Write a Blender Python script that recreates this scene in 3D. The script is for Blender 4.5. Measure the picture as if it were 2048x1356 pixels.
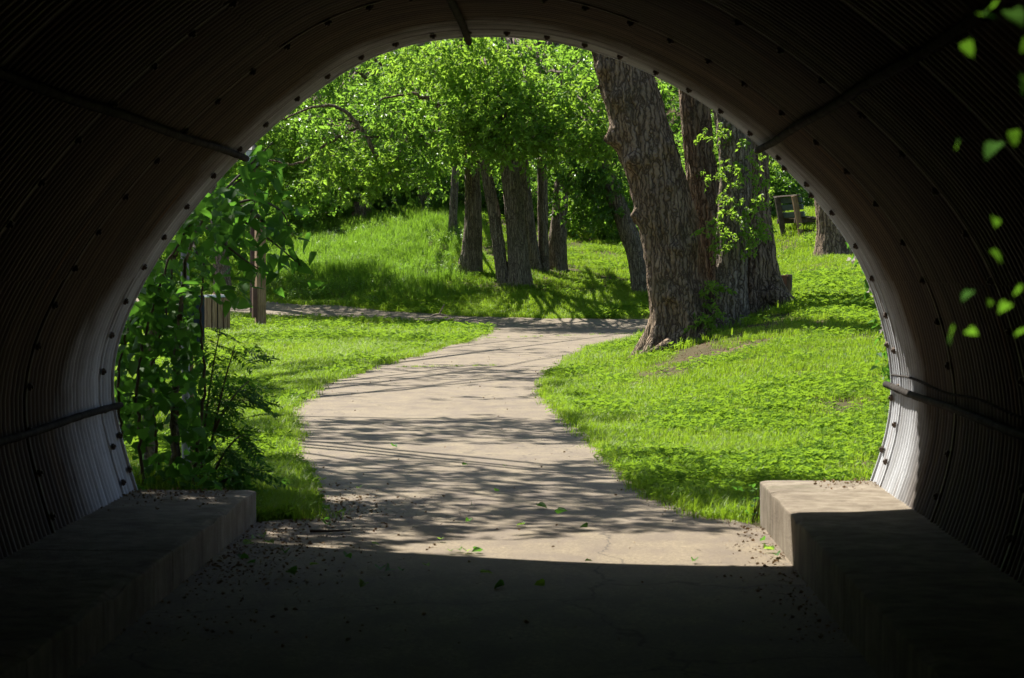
import bpy, bmesh, math, random
import numpy as np
from mathutils import Vector, Matrix, Euler

random.seed(7)
RNG = np.random.default_rng(11)
SC = bpy.context.scene
for o in list(bpy.data.objects):
    bpy.data.objects.remove(o)
COL = SC.collection

# ------------------------------------------------------------------ camera, sky, sun, exposure
FPX = 4662.0
EYE = Vector((0.0, 0.0, 1.55))
FWD = Vector((-0.02274, 1.0, -0.03067)).normalized()
RGT = FWD.cross(Vector((0, 0, 1))).normalized()
UPV = RGT.cross(FWD)
cam = bpy.data.cameras.new('camera')
cam.sensor_width = 36.0
cam.lens = 36.0 * FPX / 2048.0
cam.clip_start = 0.05
cam.clip_end = 3000
cam.dof.use_dof = True
cam.dof.focus_distance = 42.0
cam.dof.aperture_fstop = 10.0
camo = bpy.data.objects.new('camera', cam)
camo.location = EYE
camo.rotation_euler = FWD.to_track_quat('-Z', 'Y').to_euler()
COL.objects.link(camo)
SC.camera = camo

SA, SB = 0.50, 0.70      # sun offsets to the left and ahead per metre of height
SUN = Vector((-SA, SB, 1.0)).normalized()
world = bpy.data.worlds.new('World')
SC.world = world
world.use_nodes = True
wn = world.node_tree.nodes
wl = world.node_tree.links
wn.clear()
wo = wn.new('ShaderNodeOutputWorld')
bg = wn.new('ShaderNodeBackground')
sky = wn.new('ShaderNodeTexSky')
sky.sky_type = 'NISHITA'
sky.sun_disc = False
sky.sun_elevation = math.asin(SUN.z)
sky.sun_rotation = math.atan2(SUN.x, SUN.y)
bg.inputs['Strength'].default_value = 0.065
wl.new(sky.outputs[0], bg.inputs['Color'])
wl.new(bg.outputs[0], wo.inputs['Surface'])
sl = bpy.data.lights.new('sun', 'SUN')
sl.energy = 5.0
sl.angle = math.radians(0.53)
sl.color = (1.0, 0.95, 0.86)
slo = bpy.data.objects.new('sun', sl)
slo.rotation_euler = SUN.to_track_quat('Z', 'Y').to_euler()
slo.location = (-20, 40, 40)
COL.objects.link(slo)
SC.view_settings.view_transform = 'Standard'
SC.view_settings.look = 'None'
SC.view_settings.gamma = 1.0
SC.view_settings.exposure = 1.42
SC.cycles.use_denoising = True
SC.cycles.adaptive_threshold = 0.02
SC.cycles.max_bounces = 6
SC.cycles.transmission_bounces = 6
SC.cycles.sample_clamp_indirect = 4.0


def at(px, py, y):
    """point at depth y (metres along the tunnel) seen at a place in the photograph"""
    d = FWD + RGT * ((px - 1024.0) / FPX) + UPV * ((678.0 - py) / FPX)
    return EYE + d * ((y - EYE.y) / d.y)


# ------------------------------------------------------------------ noise
def _h(ix, iy, iz, seed):
    n = (ix.astype(np.int64) * 374761393 + iy.astype(np.int64) * 668265263 + iz.astype(np.int64) * 2147483647 + seed * 1013904223) & 0xFFFFFFFF
    n = ((n ^ (n >> 13)) * 1274126177) & 0xFFFFFFFF
    n = n ^ (n >> 16)
    return (n & 0xFFFF) / 65535.0


def vnoise(x, y, z=0.0, seed=1):
    x = np.asarray(x, float); y = np.asarray(y, float) + 0 * x; z = np.asarray(z, float) + 0 * x
    ix, iy, iz = np.floor(x), np.floor(y), np.floor(z)
    fx, fy, fz = x - ix, y - iy, z - iz
    fx, fy, fz = [f * f * (3 - 2 * f) for f in (fx, fy, fz)]
    r = 0
    for dx in (0, 1):
        for dy in (0, 1):
            for dz in (0, 1):
                w = (fx if dx else 1 - fx) * (fy if dy else 1 - fy) * (fz if dz else 1 - fz)
                r = r + w * _h(ix + dx, iy + dy, iz + dz, seed)
    return r


# ------------------------------------------------------------------ object helpers
def put(o, parent=None):
    COL.objects.link(o)
    if parent is not None:
        o.parent = parent
    return o


def tag(o, label=None, cat=None, group=None, kind=None):
    if label: o['label'] = label
    if cat: o['category'] = cat
    if group: o['group'] = group
    if kind: o['kind'] = kind
    return o


def empty(name, loc, label, cat, group=None, rz=0.0):
    o = bpy.data.objects.new(name, None)
    o.empty_display_size = 0.2
    o.location = loc
    o.rotation_euler = (0, 0, rz)
    put(o)
    return tag(o, label, cat, group)


def mesh_from(name, verts, faces, mats, smooth=False, midx=None):
    me = bpy.data.meshes.new(name)
    me.from_pydata([tuple(v) for v in verts], [], [tuple(f) for f in faces])
    for m in (mats if isinstance(mats, (list, tuple)) else [mats]):
        me.materials.append(m)
    if smooth:
        me.polygons.foreach_set('use_smooth', [True] * len(me.polygons))
    if midx is not None:
        me.polygons.foreach_set('material_index', list(midx))
    me.update()
    return me


def obj(name, me, parent=None, loc=None, local=False):
    """link a mesh whose coordinates are world coordinates (or local to its thing)"""
    o = bpy.data.objects.new(name, me)
    put(o, parent)
    if parent is not None and not local:
        o.location = -Vector(parent.location)
    if loc is not None:
        o.location = loc
    return o


def grid_faces(nu, nv, wrap_u=False):
    f = []
    mu = nu if wrap_u else nu - 1
    for j in range(nv - 1):
        for i in range(mu):
            a = j * nu + i; b = j * nu + (i + 1) % nu
            f.append((a, b, b + nu, a + nu))
    return f


def box_bm(bm, c, s, rot=None, bevel=0.0):
    """box of full sizes s centred at c"""
    r = bmesh.ops.create_cube(bm, size=1.0)
    vs = r['verts']
    for v in vs:
        v.co = Vector((v.co.x * s[0], v.co.y * s[1], v.co.z * s[2]))
    if bevel > 0:
        es = list({e for v in vs for e in v.link_edges})
        rb = bmesh.ops.bevel(bm, geom=es, offset=bevel, segments=2, affect='EDGES', profile=0.6)
        vs = list({v for f in rb['faces'] for v in f.verts} | {v for v in vs if v.is_valid})
    for v in vs:
        if rot is not None:
            v.co = rot @ v.co
        v.co += Vector(c)
    return vs


def bm_mesh(name, bm, mats):
    me = bpy.data.meshes.new(name)
    bmesh.ops.recalc_face_normals(bm, faces=bm.faces)
    bm.to_mesh(me); bm.free()
    for m in (mats if isinstance(mats, (list, tuple)) else [mats]):
        me.materials.append(m)
    return me


def box(name, c, s, m, parent=None, rot=None, bevel=0.004, local=False):
    bm = bmesh.new()
    box_bm(bm, c, s, rot, bevel)
    return obj(name, bm_mesh(name, bm, m), parent, local=local)


def catmull(P, n):
    P = np.asarray(P, float)
    Q = np.vstack([2 * P[0] - P[1], P, 2 * P[-1] - P[-2]])
    out = []
    m = len(P) - 1
    for k in range(n):
        t = k / (n - 1) * m
        i = min(int(t), m - 1); u = t - i
        p0, p1, p2, p3 = Q[i], Q[i + 1], Q[i + 2], Q[i + 3]
        out.append(0.5 * ((2 * p1) + (-p0 + p2) * u + (2 * p0 - 5 * p1 + 4 * p2 - p3) * u * u + (-p0 + 3 * p1 - 3 * p2 + p3) * u ** 3))
    return np.array(out)


def tube(path, radii, sides=8, disp=None, cap=True):
    """tapered tube; disp(theta, s, r) returns radial offset arrays"""
    path = np.asarray(path, float); n = len(path)
    tang = np.gradient(path, axis=0)
    tang /= np.linalg.norm(tang, axis=1)[:, None] + 1e-9
    ref = np.array([0.0, 1.0, 0.0]) if abs(tang[0][1]) < 0.9 else np.array([1.0, 0, 0])
    a = np.cross(tang, ref); a /= np.linalg.norm(a, axis=1)[:, None] + 1e-9
    b = np.cross(tang, a)
    s = np.concatenate([[0], np.cumsum(np.linalg.norm(np.diff(path, axis=0), axis=1))])
    th = np.linspace(0, 2 * np.pi, sides, endpoint=False)
    TH, S = np.meshgrid(th, s)
    R = np.repeat(np.asarray(radii, float)[:, None], sides, 1)
    if disp is not None:
        R = R + disp(TH, S, R)
    V = path[:, None, :] + a[:, None, :] * (np.cos(TH) * R)[..., None] + b[:, None, :] * (np.sin(TH) * R)[..., None]
    verts = V.reshape(-1, 3).tolist()
    faces = grid_faces(sides, n, True)
    if cap:
        faces.append(tuple(range(sides))[::-1])
        faces.append(tuple(range((n - 1) * sides, n * sides)))
    return verts, faces


# ------------------------------------------------------------------ materials
MATS = {}


def new_mat(name):
    m = bpy.data.materials.new(name); m.use_nodes = True
    nt = m.node_tree; nt.nodes.clear()
    out = nt.nodes.new('ShaderNodeOutputMaterial')
    MATS[name] = m
    return m, nt, out


def nd(nt, typ, **kw):
    n = nt.nodes.new(typ)
    for k, v in kw.items():
        if k in n.inputs.keys():
            n.inputs[k].default_value = v
        else:
            setattr(n, k, v)
    return n


def coords(nt, scale=(1, 1, 1), kind='Object'):
    tc = nt.nodes.new('ShaderNodeTexCoord')
    mp = nt.nodes.new('ShaderNodeMapping')
    mp.inputs['Scale'].default_value = scale
    if kind == 'World':
        g = nt.nodes.new('ShaderNodeNewGeometry')
        nt.links.new(g.outputs['Position'], mp.inputs['Vector'])
    else:
        nt.links.new(tc.outputs[kind], mp.inputs['Vector'])
    return mp.outputs[0]


def noise(nt, vec, scale, detail=4, rough=0.55, dist=0.0):
    n = nt.nodes.new('ShaderNodeTexNoise')
    n.inputs['Scale'].default_value = scale
    n.inputs['Detail'].default_value = detail
    n.inputs['Roughness'].default_value = rough
    n.inputs['Distortion'].default_value = dist
    nt.links.new(vec, n.inputs['Vector'])
    return n.outputs['Fac']


def ramp(nt, fac, stops):
    r = nt.nodes.new('ShaderNodeValToRGB')
    el = r.color_ramp.elements
    while len(el) < len(stops):
        el.new(0.5)
    for e, (p, c) in zip(el, stops):
        e.position = p
        e.color = (c[0], c[1], c[2], 1) if hasattr(c, '__len__') else (c, c, c, 1)
    nt.links.new(fac, r.inputs['Fac'])
    return r.outputs['Color']


def mixc(nt, fac, a, b, mode='MIX'):
    m = nt.nodes.new('ShaderNodeMix'); m.data_type = 'RGBA'; m.blend_type = mode
    for s, v in ((m.inputs[0], fac), (m.inputs[6], a), (m.inputs[7], b)):
        if hasattr(v, 'is_output') or isinstance(v, bpy.types.NodeSocket):
            nt.links.new(v, s)
        elif hasattr(v, '__len__'):
            s.default_value = (v[0], v[1], v[2], 1)
        else:
            s.default_value = v
    return m.outputs[2]


def principled(nt, out, color, rough=0.8, metal=0.0, spec=0.3, bump=None, bump_s=0.3, bump_d=0.01):
    p = nt.nodes.new('ShaderNodeBsdfPrincipled')
    if isinstance(color, bpy.types.NodeSocket):
        nt.links.new(color, p.inputs['Base Color'])
    else:
        p.inputs['Base Color'].default_value = (*color, 1)
    if isinstance(rough, bpy.types.NodeSocket):
        nt.links.new(rough, p.inputs['Roughness'])
    else:
        p.inputs['Roughness'].default_value = rough
    p.inputs['Metallic'].default_value = metal
    p.inputs['Specular IOR Level'].default_value = spec
    if bump is not None:
        b = nt.nodes.new('ShaderNodeBump')
        b.inputs['Strength'].default_value = bump_s
        b.inputs['Distance'].default_value = bump_d
        nt.links.new(bump, b.inputs['Height'])
        nt.links.new(b.outputs[0], p.inputs['Normal'])
    if out is not None:
        nt.links.new(p.outputs[0], out.inputs['Surface'])
    return p


def simple(name, c1, c2, scale, rough=0.8, metal=0.0, spec=0.3, stretch=(1, 1, 1), bump=0.3, kind='World', lo=0.3, hi=0.7, bd=0.01):
    m, nt, out = new_mat(name)
    v = coords(nt, stretch, kind)
    f = noise(nt, v, scale, 6, 0.6)
    principled(nt, out, ramp(nt, f, [(lo, c1), (hi, c2)]), rough, metal, spec, f, bump, bd)
    return m


def leaf_mat(name, c1, c2, trans, tr=0.42, rough=0.42, spec=0.45, ns=9.0, dry=None):
    m, nt, out = new_mat(name)
    oi = nt.nodes.new('ShaderNodeObjectInfo')
    v = coords(nt, (1, 1, 1), 'World')
    f = noise(nt, v, ns, 3)
    mx = nt.nodes.new('ShaderNodeMath'); mx.operation = 'MULTIPLY_ADD'
    nt.links.new(f, mx.inputs[0]); mx.inputs[1].default_value = 0.7
    h = nt.nodes.new('ShaderNodeMath'); h.operation = 'MULTIPLY_ADD'
    nt.links.new(oi.outputs['Random'], h.inputs[0]); h.inputs[1].default_value = 0.75; h.inputs[2].default_value = -0.22
    nt.links.new(h.outputs[0], mx.inputs[2])
    col = ramp(nt, mx.outputs[0], [(0.05, c1), (0.9, c2)] if dry is None else [(0.05, c1), (0.72, c2), (0.98, dry)])
    p = principled(nt, None, col, rough, 0, spec)
    t = nt.nodes.new('ShaderNodeBsdfTranslucent')
    tc = mixc(nt, 0.75, col, trans)
    nt.links.new(tc, t.inputs['Color'])
    ms = nt.nodes.new('ShaderNodeMixShader'); ms.inputs[0].default_value = tr
    nt.links.new(p.outputs[0], ms.inputs[1]); nt.links.new(t.outputs[0], ms.inputs[2])
    nt.links.new(ms.outputs[0], out.inputs['Surface'])
    return m


LEAF = leaf_mat('leaf_green', (0.040, 0.105, 0.012), (0.115, 0.225, 0.025), (0.30, 0.54, 0.05), 0.54, 0.36, 0.6)
LEAFD = leaf_mat('leaf_dark_green', (0.035, 0.095, 0.010), (0.085, 0.175, 0.018), (0.20, 0.40, 0.03), 0.48)
LEAFY = leaf_mat('leaf_yellow_green', (0.06, 0.145, 0.018), (0.135, 0.24, 0.03), (0.36, 0.58, 0.05), 0.54, 0.5, 0.2)
VINE = leaf_mat('leaf_vine', (0.028, 0.088, 0.018), (0.075, 0.165, 0.022), (0.14, 0.36, 0.03), 0.42, 0.55, 0.1)
GRASS = leaf_mat('grass_blade', (0.055, 0.13, 0.008), (0.178, 0.268, 0.018), (0.315, 0.50, 0.022), 0.45, 0.5, 0.22, 1.1, (0.27, 0.26, 0.07))
CLOVER = leaf_mat('clover_leaf', (0.062, 0.145, 0.010), (0.15, 0.255, 0.020), (0.29, 0.46, 0.03), 0.42, 0.7, 0.04)
TALLG = leaf_mat('tall_grass_blade', (0.05, 0.13, 0.012), (0.14, 0.235, 0.03), (0.25, 0.45, 0.03), 0.48, 0.6, 0.12)
LITTER = leaf_mat('dry_litter', (0.12, 0.08, 0.045), (0.36, 0.24, 0.13), (0.2, 0.12, 0.05), 0.1, 0.8, 0.1)
FLOWER = leaf_mat('pale_petal', (0.5, 0.42, 0.45), (0.7, 0.66, 0.6), (0.6, 0.55, 0.5), 0.3, 0.6, 0.2)
CLFLOW = leaf_mat('clover_flower', (0.55, 0.55, 0.48), (0.72, 0.72, 0.62), (0.6, 0.6, 0.5), 0.2, 0.7, 0.2)
STEM = simple('green_stem', (0.06, 0.08, 0.02), (0.12, 0.12, 0.04), 20)
TWIG = simple('twig_brown', (0.045, 0.03, 0.02), (0.12, 0.085, 0.055), 14)


def bark_mat(name, c1, c2, c3, cell=15.0):
    m, nt, out = new_mat(name)
    wv = coords(nt, (1, 1, 1), 'World')
    nz = nt.nodes.new('ShaderNodeTexNoise'); nz.inputs['Scale'].default_value = 9.0; nz.inputs['Detail'].default_value = 5
    nt.links.new(wv, nz.inputs['Vector'])
    dv = nt.nodes.new('ShaderNodeVectorMath'); dv.operation = 'MULTIPLY_ADD'
    nt.links.new(nz.outputs['Color'], dv.inputs[0]); dv.inputs[1].default_value = (.11, .11, .8)
    nt.links.new(wv, dv.inputs[2])
    mp = nt.nodes.new('ShaderNodeMapping'); mp.inputs['Scale'].default_value = (1, 1, .085)
    nt.links.new(dv.outputs[0], mp.inputs['Vector'])
    vo = nt.nodes.new('ShaderNodeTexVoronoi'); vo.feature = 'DISTANCE_TO_EDGE'; vo.inputs['Scale'].default_value = cell
    nt.links.new(mp.outputs[0], vo.inputs['Vector'])
    vc = nt.nodes.new('ShaderNodeTexVoronoi'); vc.inputs['Scale'].default_value = cell
    nt.links.new(mp.outputs[0], vc.inputs['Vector'])
    fine = noise(nt, coords(nt, (1, 1, 0.35), 'World'), 42, 5, .7)
    g = noise(nt, wv, 1.7, 4)
    crack = ramp(nt, vo.outputs['Distance'], [(0.0, 0.15), (0.10, 0.65), (0.32, 1.0)])
    c = ramp(nt, fine, [(0.32, c2), (0.68, c3)])
    sep = nt.nodes.new('ShaderNodeSeparateColor'); nt.links.new(vc.outputs['Color'], sep.inputs[0])
    c = mixc(nt, ramp(nt, sep.outputs[0], [(0.2, 0.0), (0.9, 0.45)]), c, c2)
    c = mixc(nt, crack, c1, c)
    c = mixc(nt, ramp(nt, g, [(0.52, 0.0), (0.78, 0.5)]), c, (0.085, 0.085, 0.035))
    ad = nt.nodes.new('ShaderNodeMath'); ad.operation = 'MULTIPLY_ADD'
    nt.links.new(fine, ad.inputs[0]); ad.inputs[1].default_value = 0.45; nt.links.new(crack, ad.inputs[2])
    principled(nt, out, c, 0.9, 0, 0.15, ad.outputs[0], 1.0, 0.05)
    return m


BARK = bark_mat('bark_brown', (0.055, 0.037, 0.024), (0.20, 0.140, 0.090), (0.38, 0.285, 0.19))
BARKG = bark_mat('bark_grey', (0.06, 0.046, 0.033), (0.21, 0.165, 0.118), (0.40, 0.335, 0.25), 17.0)

# ground, asphalt, steel, concrete, timber
m, nt, out = new_mat('lawn_soil')
v = coords(nt, (1, 1, 1), 'World')
f = noise(nt, v, 1.3, 6, 0.65); g = noise(nt, v, 34, 4)
c = ramp(nt, f, [(0.35, (0.055, 0.058, 0.018)), (0.55, (0.085, 0.066, 0.032)), (0.72, (0.15, 0.105, 0.06))])
c = mixc(nt, 0.5, c, ramp(nt, g, [(0.3, (0.35, 0.35, 0.3)), (0.7, (1, 1, 1))]), 'MULTIPLY')
principled(nt, out, c, 0.95, 0, 0.1, g, 0.8, 0.03)
SOIL = m

m, nt, out = new_mat('path_asphalt')
v = coords(nt, (1, 1, 1), 'World')
big = noise(nt, v, 0.55, 5, 0.6); mid = noise(nt, coords(nt, (1, 0.5, 1), 'World'), 4.0, 5); fin = noise(nt, v, 48, 5, 0.8)
vo = nt.nodes.new('ShaderNodeTexVoronoi'); vo.inputs['Scale'].default_value = 70; nt.links.new(v, vo.inputs['Vector'])
c = ramp(nt, fin, [(0.30, (0.075, 0.06, 0.045)), (0.52, (0.185, 0.147, 0.094)), (0.72, (0.33, 0.264, 0.168))])
c = mixc(nt, ramp(nt, mid, [(0.36, 0.0), (0.64, 0.75)]), c, (0.11, 0.085, 0.066))
c = mixc(nt, ramp(nt, big, [(0.40, 0.0), (0.72, 0.35)]), c, (0.24, 0.195, 0.135))
vk = nt.nodes.new('ShaderNodeTexVoronoi'); vk.feature = 'DISTANCE_TO_EDGE'; vk.inputs['Scale'].default_value = .55
wob = nt.nodes.new('ShaderNodeTexNoise'); wob.inputs['Scale'].default_value = 2.5; wob.inputs['Detail'].default_value = 5
nt.links.new(v, wob.inputs['Vector'])
wv_ = nt.nodes.new('ShaderNodeVectorMath'); wv_.operation = 'MULTIPLY_ADD'; wv_.inputs[1].default_value = (.5, .5, .5)
nt.links.new(wob.outputs['Color'], wv_.inputs[0]); nt.links.new(v, wv_.inputs[2]); nt.links.new(wv_.outputs[0], vk.inputs['Vector'])
c = mixc(nt, ramp(nt, vk.outputs['Distance'], [(0.0, 0.75), (0.007, 0.0)]), c, (0.04, 0.032, 0.025))
c = mixc(nt, ramp(nt, vo.outputs['Distance'], [(0.0, 0.5), (0.18, 0.0)]), c, (0.03, 0.023, 0.018))
principled(nt, out, c, 0.88, 0, 0.25, fin, 0.6, 0.008)
ASPH = m

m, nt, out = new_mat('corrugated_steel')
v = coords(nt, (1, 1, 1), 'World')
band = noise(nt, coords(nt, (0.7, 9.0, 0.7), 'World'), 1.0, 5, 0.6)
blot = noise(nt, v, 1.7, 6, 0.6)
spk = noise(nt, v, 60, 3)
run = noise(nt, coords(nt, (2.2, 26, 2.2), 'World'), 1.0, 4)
pale_lit = ramp(nt, band, [(0.30, (0.32, 0.32, 0.325)), (0.5, (0.46, 0.47, 0.49)), (0.70, (0.58, 0.60, 0.635))])
pale_lit = mixc(nt, ramp(nt, run, [(0.5, 0.0), (0.75, 0.5)]), pale_lit, (0.16, 0.135, 0.105))
dust_dim = ramp(nt, band, [(0.30, (0.028, 0.016, 0.008)), (0.5, (0.064, 0.041, 0.023)), (0.72, (0.125, 0.090, 0.058))])
dust_dim = mixc(nt, ramp(nt, blot, [(0.42, 0.0), (0.75, 0.7)]), dust_dim, (0.030, 0.021, 0.014))
dust_dim = mixc(nt, ramp(nt, run, [(0.5, 0.0), (0.72, 0.5)]), dust_dim, (0.022, 0.016, 0.011))
# dusty brown inside; daylight fading inward from mouth and foot is painted into colour
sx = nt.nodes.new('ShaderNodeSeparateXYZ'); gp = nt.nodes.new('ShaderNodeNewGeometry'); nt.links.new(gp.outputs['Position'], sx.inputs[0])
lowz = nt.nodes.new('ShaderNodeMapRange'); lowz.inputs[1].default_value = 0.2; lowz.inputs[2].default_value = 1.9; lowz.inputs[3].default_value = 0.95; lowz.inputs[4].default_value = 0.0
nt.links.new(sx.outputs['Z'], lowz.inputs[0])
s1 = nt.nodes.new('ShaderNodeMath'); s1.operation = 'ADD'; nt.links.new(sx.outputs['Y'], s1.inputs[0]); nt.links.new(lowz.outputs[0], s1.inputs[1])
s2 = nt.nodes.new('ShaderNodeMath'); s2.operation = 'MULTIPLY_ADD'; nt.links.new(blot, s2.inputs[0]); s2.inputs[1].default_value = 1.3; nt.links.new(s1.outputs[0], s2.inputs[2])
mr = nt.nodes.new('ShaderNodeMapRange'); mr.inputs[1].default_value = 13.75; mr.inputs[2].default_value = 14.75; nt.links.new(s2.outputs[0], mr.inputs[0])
c = mixc(nt, mr.outputs[0], dust_dim, pale_lit)
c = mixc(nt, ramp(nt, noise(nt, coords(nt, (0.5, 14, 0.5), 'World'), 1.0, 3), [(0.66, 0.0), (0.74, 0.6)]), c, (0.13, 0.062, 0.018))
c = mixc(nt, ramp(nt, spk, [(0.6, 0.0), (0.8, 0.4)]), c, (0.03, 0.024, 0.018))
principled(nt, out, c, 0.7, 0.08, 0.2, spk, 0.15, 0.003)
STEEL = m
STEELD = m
m, nt, out = new_mat('ledge_concrete')
v = coords(nt, (1, 1, 1), 'World')
f = noise(nt, v, 3.5, 7, .65); g = noise(nt, coords(nt, (7, 7, .7), 'World'), 1.6, 5); h = noise(nt, v, 55, 4, .7)
c = ramp(nt, f, [(.3, (.12, .095, .066)), (.55, (.21, .175, .128)), (.75, (.29, .25, .19))])
c = mixc(nt, ramp(nt, g, [(.45, 0.0), (.7, .65)]), c, (.085, .062, .042))
c = mixc(nt, ramp(nt, noise(nt, v, 2.0, 5), [(.58, 0.0), (.75, .5)]), c, (.07, .075, .03))
c = mixc(nt, ramp(nt, h, [(.6, 0.0), (.78, .7)]), c, (.05, .04, .03))
principled(nt, out, c, .92, 0, .2, h, .6, .012)
CONC = m
PIPE = simple('conduit_grey', (0.012, 0.009, 0.007), (0.05, 0.044, 0.038), 9.0, 0.9, 0.0, 0.1)
BOLT = simple('bolt_rust', (0.035, 0.026, 0.02), (0.11, 0.075, 0.05), 40.0, 0.75, 0.3)
TIMB = simple('weathered_timber', (0.16, 0.095, 0.05), (0.40, 0.27, 0.16), 5.0, 0.85, 0, 0.2, (6, 6, 0.6))
TIMBD = simple('dark_timber', (0.07, 0.055, 0.042), (0.16, 0.13, 0.10), 5.0, 0.85, 0, 0.2, (2, 2, 2))
SLATB = simple('bench_slat', (0.06, 0.085, 0.09), (0.12, 0.145, 0.14), 7.0, 0.7, 0, 0.3)
BROWN = simple('brown_paint', (0.085, 0.04, 0.03), (0.13, 0.065, 0.045), 5.0, 0.6, 0, 0.3)
GREYM = simple('grey_metal', (0.16, 0.17, 0.18), (0.28, 0.29, 0.30), 5.0, 0.5, 0.4)
BLUEM = simple('blue_grey_panel', (0.02, 0.035, 0.055), (0.04, 0.06, 0.085), 5.0, 0.55, 0.1)
LIDM = simple('pale_lid', (0.5, 0.5, 0.48), (0.68, 0.67, 0.64), 5.0, 0.5, 0.0)
BLACKM = simple('black_metal', (0.012, 0.012, 0.014), (0.03, 0.03, 0.033), 6.0, 0.45, 0.3)
GLASSM = simple('frosted_lantern', (0.45, 0.5, 0.52), (0.6, 0.64, 0.66), 6.0, 0.25, 0.0)
STUMPT = simple('stump_wood', (0.16, 0.12, 0.08), (0.32, 0.25, 0.18), 12.0, 0.9)
EMB = simple('embankment_soil', (0.03, 0.035, 0.012), (0.07, 0.075, 0.03), 3.0, 0.95, 0, 0.1)

# ------------------------------------------------------------------ terrain
Ly = np.array([-40, 13.9, 14.2, 15.2, 17.5, 19.8, 25.4, 30.1, 36.1, 43, 49.8, 56, 60]); Lx = np.array([-1.85, -1.85, -1.55, -1.69, -2.06, -2.36, -3.03, -3.26, -3.0, -2.52, -2.03, -1.9, -2.4])
Ry = np.array([-40, 13.6, 14.4, 15.5, 17.8, 20.4, 22.9, 28.3, 34.4, 43.8, 49.8, 56, 60]); Rx = np.array([1.17, 1.17, 0.92, 0.62, 0.46, 0.30, 0.10, -0.21, -0.15, 0.56, 1.5, 2.6, 3.2])
Fx = np.array([-60, -30, -14, -9.8, -8.8, -6.2, -3.9, -2.4, -0.4, 2.1, 5.0, 40]); Fy = np.array([92, 82, 72.5, 70, 69.4, 67.3, 64.6, 63.4, 62.8, 62.5, 62.3, 62.3])
Nx = np.array([-60, -30, -14, -10, -8, -5.8, -3.7, -2.6, -2.0, 3.2, 5.0, 40]); Ny = np.array([87, 77, 67.5, 65.0, 63.2, 62.6, 61.2, 59.2, 57.6, 58.5, 60.6, 60.6])


def sstep(t):
    t = np.clip(t, 0, 1)
    return t * t * (3 - 2 * t)


def softp(t, k=1.0):
    return 0.5 * (t + np.sqrt(t * t + k * k))


def zf(x, y):
    x = np.asarray(x, float); y = np.asarray(y, float)
    z = 0.05 * np.clip(softp(y - 60, 1.0) - softp(np.array(-20.0), 1.0), 0, 90)
    fy = np.interp(x, Fx, Fy)
    s = np.interp(x, [-8, -3, 0, 4, 10], [0.128, 0.122, 0.08, 0.07, 0.05])
    z = z + np.where(y > fy - 3, s * (softp(y - fy - 0.8, 1.0)), 0.0)
    z = z + 0.40 * np.clip(softp(y - 90, 3.0), 0, 45) * sstep((y - 80) / 12)
    rx = np.interp(y, Ry, Rx)
    rs = 0.054 * np.clip(softp(np.minimum(y, 62.0) - 16, 1.5), 0, 60) * sstep((x - rx - 0.25) / 4.2) * sstep((y - 13.5) / 2)
    rs = rs * (1 - 0.35 * sstep((y - 66) / 15))
    z = z + rs
    # soft mound beside the left end of the tunnel
    z = z + 0.22 * sstep((-2.0 - x) / 0.7) * sstep((16.5 - y) / 1.5) * sstep((y - 13.2) / 0.6)
    lx = np.interp(y, Ly, Lx)
    off = sstep((np.maximum(lx - x, x - rx) - 0.1) / 1.0)
    z = z + off * 0.05 * (vnoise(x * 0.9, y * 0.9, 0, 3) - 0.5) * sstep((y - 14) / 2)
    z = z - 0.03 * sstep((13.6 - y) / 0.5)
    # low ground rises again behind the near portal
    z = z + 0.25 * np.clip(-8 - y, 0, 30)
    return z


def on_path(x, y, pad=0.0):
    lx = np.interp(y, Ly, Lx) - pad; rx = np.interp(y, Ry, Rx) + pad
    a = (x > lx) & (x < rx) & (y < 60)
    b = (y > np.interp(x, Nx, Ny) - pad) & (y < np.interp(x, Fx, Fy) + pad) & (x < 4.6 + pad)
    return a | b


def ground_at(px, py, y0=14.3, y1=125.0):
    ys = np.arange(y0, y1, 0.05)
    d = FWD + RGT * ((px - 1024.0) / FPX) + UPV * ((678.0 - py) / FPX)
    X = EYE.x + d.x / d.y * ys; Z = EYE.z + d.z / d.y * ys
    h = zf(X, ys)
    k = np.argmax(Z <= h) if np.any(Z <= h) else len(ys) - 1
    return Vector((X[k], ys[k], h[k]))


def gz(x, y):
    return float(zf(np.array([x]), np.array([y]))[0])


xs = np.concatenate([np.linspace(-500, -32, 16), np.arange(-30, 30.01, 0.5), np.linspace(32, 500, 16)])
ys = np.concatenate([np.linspace(-400, -22, 12), np.arange(-20, 12, 1.0), np.arange(12, 100, 0.5), np.arange(100, 160, 2.5), np.linspace(165, 900, 14)])
X, Y = np.meshgrid(xs, ys)
Z = zf(X.ravel(), Y.ravel())
me = mesh_from('ground', np.stack([X.ravel(), Y.ravel(), Z], 1).tolist(), grid_faces(len(xs), len(ys)), SOIL, True)
tag(obj('ground', me), kind='structure')

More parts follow.
